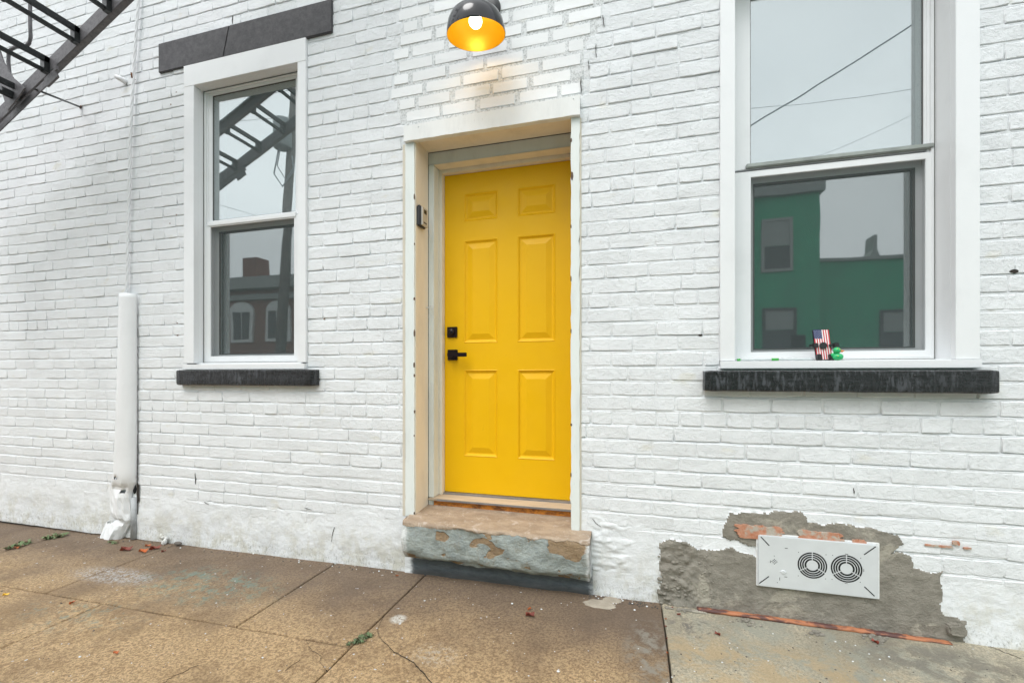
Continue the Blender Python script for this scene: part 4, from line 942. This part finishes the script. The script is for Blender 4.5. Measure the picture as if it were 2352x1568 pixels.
# wooden strip at the foot of the patch
tb = MB(); nT = 60; r = random.Random(4); V = []; F = []
wa, wb = Vector(P(1601, 1393, -.03)), Vector(P(2184, 1478, -.03))
xa_, xb_ = wa.x, wb.x
for i in range(nT+1):
    x = xa_+(xb_-xa_)*i/nT; t = i/nT; w_ = .017*(1 if t < .85 else 1-(t-.85)*4)+r.uniform(-.002, .002); e = r.uniform(-.003, .003)
    z0_ = .003-0.006*t
    for a in range(8):
        an = 2*math.pi*a/8; V.append((x, -.028+.017*math.cos(an)+e*.4, z0_+.006+w_*.62*math.sin(an)*(.8 if a in (1, 3) else 1)+e*.3))
for i in range(nT):
    for a in range(8): F.append((i*8+a, i*8+(a+1) % 8, i*8+8+(a+1) % 8, i*8+8+a))
F += [tuple(range(8))[::-1], tuple(nT*8+k for k in range(8))]
obj('wood_strip', V, F, m_wood, None, smooth=True, origin=(xa_, -.03, 0)); tag(bpy.data.objects['wood_strip'], 'weathered orange wooden strip lying at the foot of the cement patch', 'wood strip')
# ------------------------------------------------------------------ things on the window ledge
lz_ = Z(1950, 827.5, -.02)+.0005
ph = empty('phone_holder', (X(1893, .02), .03, lz_), 'flag striped phone holder with black arms standing on the right window ledge', 'phone holder')
c0 = Vector((X(1894, .01), .01, lz_+.006)); u_ = Vector((1, 0, .0)).normalized(); upv = Vector((-.07, .12, 1)).normalized(); hw_, hh_ = .032, .142
nn = u_.cross(upv).normalized()
if nn.y > 0: nn = -nn
MB().obox(c0+upv*hh_/2-nn*.006, u_*hw_*1.06, nn*.005, upv*(hh_/2+.002)).build('back_case', m_plastic, ph, bevel=.003)
m = MB()
def fq(a0, a1, b0, b1, k, off=.0003):
    o = c0+nn*off
    m.add([o+u_*hw_*(2*a0-1)+upv*hh_*b0, o+u_*hw_*(2*a1-1)+upv*hh_*b0, o+u_*hw_*(2*a1-1)+upv*hh_*b1, o+u_*hw_*(2*a0-1)+upv*hh_*b1], [(0, 1, 2, 3)], k)
for i in range(13): fq(i/13, (i+1)/13, .0, 1., 0 if i % 2 == 0 else 1)
fq(0, 7/13, .70, 1., 2, .0006)
for i in range(6):
    for j in range(7):
        if (i+j) % 2 == 0: a = (i+.7)/12.3; b = .72+j*.04; fq(a-.014, a+.014, b-.007, b+.009, 1, .0009)
m.build('flag_print', [m_red, m_wht, m_blu], ph)
for s_, zz in ((-1, .46), (1, .46)):
    q = c0+upv*hh_*zz+nn*.004; MB().obox(q+u_*s_*(hw_+.008), u_*.016, nn*.009, upv*.006).obox(q+u_*s_*(hw_+.018 if s_ > 0 else hw_+.002)+nn*.006, u_*.010, nn*.009, upv*.0105).build('clamp_arm', m_plastic, ph, bevel=.002)
q = c0+upv*hh_*.46; MB().tube([q, q+nn*.008], .0155, 20).build('centre_disc', m_plastic, ph)
for s_ in (-1, 1): MB().obox(c0+u_*s_*.024+nn*.006+upv*.008, u_*.009, nn*.012, upv*.015).build('foot', m_plastic, ph, bevel=.002)
dk = empty('toy_duck', (X(1925, .0), -.0, lz_), 'small green rubber duck with orange beak beside the phone holder', 'toy duck')
dc = Vector((X(1924, -.005), -.005, lz_))
mm = MB().ell(dc+Vector((.0, 0, .017)), (.023, .017, .017)).ell(dc+Vector((-.004, -.002, .046)), (.0155, .0145, .0155)).ell(dc+Vector((-.018, 0, .026)), (.010, .007, .010))
mm.build('duck_body', m_duck, dk, smooth=True)
MB().ell(dc+Vector((.014, -.002, .044)), (.012, .006, .0035)).ell(dc+Vector((.013, -.002, .0405)), (.009, .005, .0025)).build('beak', m_beak, dk, smooth=True)
MB().ell(dc+Vector((.003, -.015, .051)), (.0022, .0015, .0022), 8, 6).ell(dc+Vector((-.006, -.0145, .055)), (.002, .0015, .002), 8, 6).ell(dc+Vector((-.005, -.017, .02)), (.002, .0015, .002), 8, 6).build('dots', m_eye, dk)
tp = empty('plastic_tube', (X(1780, .02), .02, lz_), 'clear plastic wrapper tube with green ends lying on the right window ledge', 'tube')
V3 = [Vector((X(a, .005), .005+.004*math.sin(a), lz_+.0075)) for a in range(1700, 1876, 8)]
MB().tube(V3, [.004+.003*abs(math.sin(i*1.7)) for i in range(len(V3))], 8).build('wrapper', m_tube, tp, smooth=True)
q = V3[0]; MB().tube([q+Vector((-.014, 0, -.002)), q], [.006, .007], 8).tube([V3[9], V3[11]], .0068, 8).build('green_print', m_tubeg, tp, smooth=True)
# holes and rust marks in the wall
hm = [(2329, 623, .016), (1609, 769, .010), (743, 140, .010), (405, 212, .006), (392, 240, .006), (407, 742, .006), (407, 770, .006), (744, 732, .006), (405, 493, .005), (390, 513, .005)]
for a, b, rr in hm:
    p = P(a, b, -.0012); MB().prism(blob(p[0], p[2], rr, rr*.55, 0, int(a), 10, 2.), -.0022, .004).build('plugged_hole', m_crackm if rr > .009 else m_rust, wall, origin=(p[0], 0, p[2]))
def wallcrack(pts, w=.0022):
    Q_ = []; r_ = random.Random(int(pts[0][0]))
    for i in range(len(pts)-1):
        for t in range(5): Q_.append(P(pts[i][0]+(pts[i+1][0]-pts[i][0])*t/5+r_.uniform(-.8, .8), pts[i][1]+(pts[i+1][1]-pts[i][1])*t/5))
    Q_.append(P(*pts[-1])); n_ = len(Q_); wd_ = [w*r_.uniform(.3, 1)*(1-abs(2*i/(n_-1)-1)**3) for i in range(n_)]
    poly_ = [(q_[0]-a_, q_[2]) for q_, a_ in zip(Q_, wd_)]+[(q_[0]+a_+.0003, q_[2]) for q_, a_ in zip(Q_, wd_)][::-1]
    o_ = P(*pts[0]); MB().prism(poly_, -.0045, .002).build('crack', m_crackm, wall, origin=(o_[0], 0, o_[2]))
for c_ in ([(1351.6, 139), (1352.5, 160)], [(1369, 102), (1369, 133)], [(449.4, 1086), (449.6, 1111)], [(769, 1209), (765, 1225), (762, 1243)], [(534.7, 37), (534.7, 56)], [(1334, 175), (1334.5, 215)], [(1360, 1190), (1372, 1203), (1380, 1209)], [(470, 1152), (480, 1158)], [(1384, 35), (1388, 62)], [(1046, 30), (1046, 44)], [(1960, 1120), (1961, 1133)], [(700, 1165), (716, 1170)]): wallcrack(c_)
MB().prism([(X(925.5), CAMZ-.84), (X(925.5), CAMZ+1.37), (X(931.5), CAMZ+1.37), (X(931.5), CAMZ-.84)], -.0035, .01).prism([(X(1331), CAMZ-.84), (X(1331), CAMZ+1.37), (X(1335.5), CAMZ+1.37), (X(1335.5), CAMZ-.84)], -.0035, .01).build('old_caulk', oldpaint('old_caulk', (.62, .57, .48), (.25, .2, .15), .66), dfm)
# ------------------------------------------------------------------ leaves, weeds, chips
def leaf(px_, py_, size, mat, rot, label, grp='fallen leaves on the pavement'):
    g = G(px_, py_, .004); n = 12; V = []; r = random.Random(int(px_*7+py_)); cz_ = zg(g[0]); size *= .85
    for s_ in (0, 1):
        for i in range(n):
            a = 2*math.pi*i/n; k = (1+.35*math.cos(a))*(1+.16*((i % 2)*2-1))*r.uniform(.85, 1.1)
            x_ = size*k*math.cos(a); y_ = size*.55*k*math.sin(a)
            V.append((g[0]+x_*math.cos(rot)-y_*math.sin(rot), g[1]+x_*math.sin(rot)+y_*math.cos(rot), cz_+.004+.016*abs(math.sin(a))*size/.03+s_*.001+.009*math.sin(3*a+rot)*size/.03+.004*(i % 2)*size/.03))
    V += [(g[0], g[1], cz_+.004), (g[0], g[1], cz_+.0052)]
    F = [(i, (i+1) % n, 2*n) for i in range(n)]+[(n+(i+1) % n, n+i, 2*n+1) for i in range(n)]+[((i+1) % n, i, n+i, n+(i+1) % n) for i in range(n)]
    o = obj('leaf', V, F, mat, None, origin=(g[0], g[1], cz_)); tag(o, label, 'leaf', grp); return o
leaf(1214, 1413, .026, m_leafr, .2, 'largest dark red fallen leaf in the middle of the brown pavement')
leaf(1215, 1399, .014, m_leafo, 1.2, 'small orange leaf just behind the dark red leaf')
leaf(326, 1258, .034, m_leafo, .1, 'orange leaf on the pavement right of the crumpled guard')
leaf(352, 1252, .036, m_leafr, .7, 'dark red crumpled leaf against the wall right of the guard')
leaf(337, 1245, .020, m_leafo, .4, 'orange leaf scrap touching the wall near the guard')
leaf(285, 1254, .04, m_leafr, .35, 'long dark red leaf below the crumpled guard')
leaf(374, 1258, .016, m_leafr, 1.0, 'small dark red leaf beside the broken plaster knob')
leaf(11, 1355, .016, m_leafy, .5, 'small yellow leaf at the left edge of the pavement')
leaf(164, 1375, .017, m_leafo, 1.9, 'small orange leaf just above the slab joint at left')
leaf(36, 1247, .02, m_leafo, .2, 'small orange leaf among the weeds at left')
leaf(264, 1491, .013, m_leafo, .3, 'orange leaf scrap on the front left slab')
leaf(911, 1319, .010, m_leafo, .3, 'tiny orange leaf scrap near the left foot of the doorstep')
leaf(1650, 1457, .015, m_leafr, 2.6, 'dark red curled leaf on the pale slab near the wooden strip')
leaf(2012, 1445+30, .017, m_leafr, 2.2, 'dark red leaf in front of the wooden strip')
leaf(1558, 1411, .011, m_leafr, .3, 'red leaf scrap beside the joint of the pale slab')
leaf(1544, 1396, .010, m_leafr, 1.3, 'red leaf scrap at the rough mortar edge')
for i, (a, b) in enumerate(((1528, 1421), (1531, 1466), (1533, 1499), (1530, 1438))): leaf(a, b, .0065, m_leafr if i % 2 else m_leafo, i*1.1, ('tiny scrap of leaf in the slab joint, nearest the wall', 'tiny scrap of leaf third from the wall in the slab joint', 'tiny scrap of leaf in the slab joint, farthest from the wall', 'tiny scrap of leaf second from the wall in the slab joint')[i], 'leaf scraps in the slab joint')
def weed(pts, n, h, label, seed, w=.05):
    r = random.Random(seed); m = MB()
    for i in range(n):
        a, b = r.choice(pts); g = G(a+r.gauss(0, w*60), b+r.gauss(0, w*14)); an = r.uniform(0, 6.28); L_ = h*r.uniform(.4, 1.2); wd_ = L_*.16; z_ = zg(g[0])
        d = Vector((math.cos(an), math.sin(an), 0)); s_ = Vector((-d.y, d.x, 0))*wd_; q = Vector((g[0], g[1], z_+.001))
        m.add([q-s_*.4, q+s_*.4, q+d*L_*.5+s_+Vector((0, 0, L_*r.uniform(.1, .7))), q+d*L_+Vector((0, 0, L_*r.uniform(0, .5))), q+d*L_*.5-s_+Vector((0, 0, L_*r.uniform(.1, .6)))], [(0, 1, 2, 4), (4, 2, 3)], 0 if r.random() < .78 else 1)
    g = G(*pts[0]); o = m.build('weed', [m_weed, m_weedb], None, origin=(g[0], g[1], 0)); tag(o, label, 'weed')
weed([(835, 1463), (845, 1458), (825, 1470)], 260, .022, 'small low weed growing where two slab joints cross', 1)
weed([(800, 1477), (812, 1473)], 60, .014, 'sparse brown weed trailing along the slab joint', 4)
weed([(45, 1243), (60, 1237), (25, 1248)], 200, .035, 'low green weed in the joint at the left edge', 2)
weed([(125, 1223), (140, 1221), (112, 1226)], 200, .035, 'low green weed growing at the foot of the wall at left', 3)
weed([(255, 1236), (265, 1238)], 60, .02, 'thin weed under the crumpled guard', 6)
# litter chips, pebbles
r = random.Random(21); ch = MB()
for i in range(230):
    px_, py_ = r.uniform(0, 1520), r.uniform(1215, 1568)
    g = G(px_, py_)
    if g[1] > -.03 or g[0] < -5.2: continue
    s_ = r.uniform(.0009, .0026)*(2.2 if r.random() < .07 else 1); k = 0 if r.random() < .6 else 1; z_ = zg(g[0])
    ch.ell((g[0], g[1], z_+s_*.35), (s_*1.3, s_, s_*.6), 6, 4, k)
for i in range(90):
    g = G(r.uniform(1530, 2340), r.uniform(1440, 1568))
    if g[1] > -.05: continue
    s_ = r.uniform(.0012, .0035); ch.ell((g[0], g[1], s_*.35), (s_*1.3, s_, s_*.6), 6, 4, r.choice((0, 1, 1)))
for i in range(200):                          # grit gathered along the foot of the wall
    px_ = r.choice((r.uniform(120, 930), r.uniform(1350, 1510))); p = P(px_, 900, -.02); s_ = r.uniform(.0015, .005)
    ch.ell((p[0], r.uniform(-.07, -.012), zg(p[0])+s_*.4), (s_*1.2, s_, s_*.7), 6, 4, 0 if r.random() < .12 else 1)
ch.build('grit', [m_chip, m_peb], None, kind='stuff', smooth=True, label='scattered white paint chips and dark grit on the pavement')
# mortar spills
def spill(px_, py_, rx, ry, h, seed, label):
    g = G(px_, py_); pts = blob(g[0], g[1], rx, ry, 0, seed, 20, 2.); n = len(pts); V = [(a, b, .0005) for a, b in pts]+[(g[0]+(a-g[0])*.8, g[1]+(b-g[1])*.8, h) for a, b in pts]+[(g[0], g[1], h*1.2)]
    F = [(i, (i+1) % n, n+(i+1) % n, n+i) for i in range(n)]+[(n+i, n+(i+1) % n, 2*n) for i in range(n)]
    o = obj('mortar_spill', V, F, m_spill, None, origin=(g[0], g[1], 0), smooth=False); tag(o, label, 'mortar spill')
spill(1378, 1387, .085, .045, .008, 3, 'tan splat of spilled mortar near the right foot of the doorstep')
spill(1405, 1378, .05, .035, .006, 8, 'smaller mortar splat behind the tan one')
cl_ = MB(); r = random.Random(31)
for i in range(90):
    a = r.choice(((1700, 1427), (1730, 1437), (1875, 1455), (1998, 1462), (2020, 1472), (1570, 1397), (1540, 1390), (1600, 1395)))
    g = G(a[0]+r.gauss(0, 10), a[1]+r.gauss(0, 3)); s_ = r.uniform(.003, .010); cl_.ell((g[0], min(g[1], -.05), s_*.5), (s_*1.3, s_, s_*.8), 6, 4)
cl_.build('mortar_crumbs', m_cement, None, kind='stuff', label='grey mortar crumbs dropped along the foot of the patch')
# plaster knob and stone at the wall foot
q = Vector(P(378, 1246, -.02)); m = MB()
for i in range(9): m.ell(q+Vector((r.uniform(-.02, .02), r.uniform(-.012, .006), r.uniform(-.015, .05))), (r.uniform(.01, .022), r.uniform(.008, .014), r.uniform(.01, .022)), 8, 6)
m.build('plaster_lump', m_render, wall, smooth=True)
q = Vector(P(412, 1246, -.02)); MB().ell((q.x, -.03, q.z), (.032, .016, .013), 12, 8).build('stone', m_peb, None, smooth=True, origin=(q.x, -.03, zg(q.x))); tag(bpy.data.objects['stone'], 'small dark stone against the wall right of the guard', 'stone')
# ------------------------------------------------------------------ across the street (seen in the panes)
def far_house(name, loc, label): return empty(name, loc, label, 'house')
gh = far_house('green_house', (4, -13.2, -.1), 'bright green house across the street, reflected in the right window')
ga = MIR(1885, 440, -13.2); gx1 = ga[0]; gzt_ = ga[2]; lowz = MIR(1950, 587, -13.2)[2]
MB().box(-3.6, gx1, -20, -13.2, -.1, gzt_).build('wall', m_green_w, gh); MB().box(gx1+.01, 14.5, -20, -13.9, -.1, lowz).build('side_wing', m_green_w, gh)
MB().box(-3.7, gx1+.12, -20, -13.05, gzt_, gzt_+.3).build('cornice', m_fargrey, gh); MB().box(gx1+.02, 14.6, -20, -13.8, lowz, lowz+.1).build('parapet', m_fargrey, gh)
for (a, b, c, d, yy_) in ((1755, 1815, 505, 620, -13.2), (1757, 1825, 712, 800, -13.2), (2030, 2098, 716, 805, -13.9)):
    p, q = MIR(a, d, yy_), MIR(b, c, yy_)
    w_ = MB().ring(p[0]-.08, q[0]+.08, p[2]-.08, q[2]+.08, .09, .09, .09, .09, yy_-.02, yy_+.06).build('window', m_fardark if c > 600 else m_fargrey, gh)
    MB().box(p[0], q[0], yy_-.01, yy_+.03, p[2], (p[2]+q[2])/2).build('pane', m_fardark, w_); MB().box(p[0], q[0], yy_-.01, yy_+.03, (p[2]+q[2])/2+.02, q[2]).build('pane', m_fargrey, w_)
sp = MIR(2003, 587, -16); MB().prism([(sp[0]-.3, lowz), (sp[0]-.12, lowz+.6), (sp[0]-.06, lowz+.75), (sp[0]-.05, lowz+1.3), (sp[0]+.05, lowz+1.3), (sp[0]+.06, lowz+.75), (sp[0]+.12, lowz+.6), (sp[0]+.3, lowz)], -16.3, -15.7).build('chimney', m_fargrey, gh)
rh = far_house('brick_rowhouse', (-16, -13.2, -.1), 'dark red brick rowhouse across the street, reflected in the left window')
ct = MIR(600, 640, -13.2)[2]
MB().box(-24, -4.2, -20, -13.2, -.1, ct-.5).build('wall', m_facade, rh); MB().box(-24.1, -4.1, -20, -12.8, ct-.5, ct).build('cornice', m_fargrey, rh)
MB().box(-24.1, -4.1, -20, -13.05, ct-.95, ct-.72).build('string_course', m_fargrey, rh)
cp = MIR(585, 600, -14.5); MB().box(cp[0]-.35, cp[0]+.45, -15, -14.2, ct-.1, ct+1.3).build('chimney', m_facade, rh)
for i in range(10):
    x = -22.6+i*1.95; zw0, zw1 = MIR(600, 785, -13.2)[2], MIR(600, 715, -13.2)[2]
    pts = [(x-.62, zw0), (x+.62, zw0), (x+.62, zw1)]+[(x+.62*math.cos(a), zw1+.42*math.sin(a)) for a in [math.pi*k/10 for k in range(1, 10)]]+[(x-.62, zw1)]
    w_ = MB().prism(pts, -13.22, -13.10).build('window', m_farwhite, rh, origin=(x, -13.2, zw0))
    MB().box(x-.46, x-.03, -13.15, -13.08, zw0+.12, zw1-.02).box(x+.03, x+.46, -13.15, -13.08, zw0+.12, zw1-.02).build('pane', m_fardark, w_)
up = empty('utility_pole', (MIR(671, 480, -7)[0], -7, -.2), 'wooden utility pole with grey transformer, reflected in the left window', 'utility pole')
b0 = MIR(668, 485, -7); b1 = MIR(677, 350, -7); dv = Vector(b1)-Vector(b0); base = Vector(b0)-dv*((b0[2]+.2)/dv.z); topp = Vector(b0)+dv*2.4
MB().tube([base, topp], [.13, .10], 14).build('pole', m_pole, up, smooth=True)
tf = Vector(MIR(657, 314, -6.8)); MB().lathe([(0, -.36), (.2, -.36), (.22, -.33), (.22, .33), (.19, .38), (.06, .42), (0, .42)], Matrix.Translation(tf), 24).build('transformer', m_xfmr, up, smooth=True)
MB().box(topp.x-1.1, topp.x+1.1, -7.06, -6.94, topp.z-.5, topp.z-.38).build('crossarm', m_pole, up)
MB().tube([tf+Vector((-.1, 0, -.3)), tf+Vector((-.25, 0, -1.0)), tf+Vector((0, 0, -1.35)), tf+Vector((.35, 0, -1.0)), tf+Vector((.3, 0, -.6))], .018, 6).tube([tf+Vector((-.05, 0, -.3)), tf+Vector((-.15, 0, -.8)), tf+Vector((.1, 0, -1.2)), tf+Vector((.35, 0, -.9))], .014, 6).build('drop_wire', m_cable, up)
def wire(p, q, Y, r_, label, ext=1.5):
    a, b = Vector(MIR(*p, Y)), Vector(MIR(*q, Y)); d = b-a; A, B = a-d*ext, b+d*ext
    o = MB().tube([A+(B-A)*t-Vector((0, 0, .5*4*t*(1-t)-.5*4*.5*.5)) for t in [i/24 for i in range(25)]], r_, 6).build('overhead_cable', m_cable, None, origin=a); tag(o, label, 'cable', 'overhead cables over the street')
wire((1722, 295), (2112, 52), -6, .014, 'thickest overhead cable slanting across the upper right pane')
wire((1722, 256), (2112, 206), -9, .005, 'thin near level overhead cable in the upper right pane')
wire((1950, 335), (2118, 255), -9, .004, 'thin overhead cable in the lower right corner of the upper right pane')
wire((490, 240), (680, 215), -8, .007, 'thin overhead cable at the top of the upper left pane')
wire((490, 285), (680, 276), -8.4, .007, 'thin overhead cable across the middle of the upper left pane')
wire((492, 470), (680, 520), -10, .008, 'thin overhead cable low in the upper left pane')
print('bricks', len(bricks), 'mortar cells', int(keep.sum()))
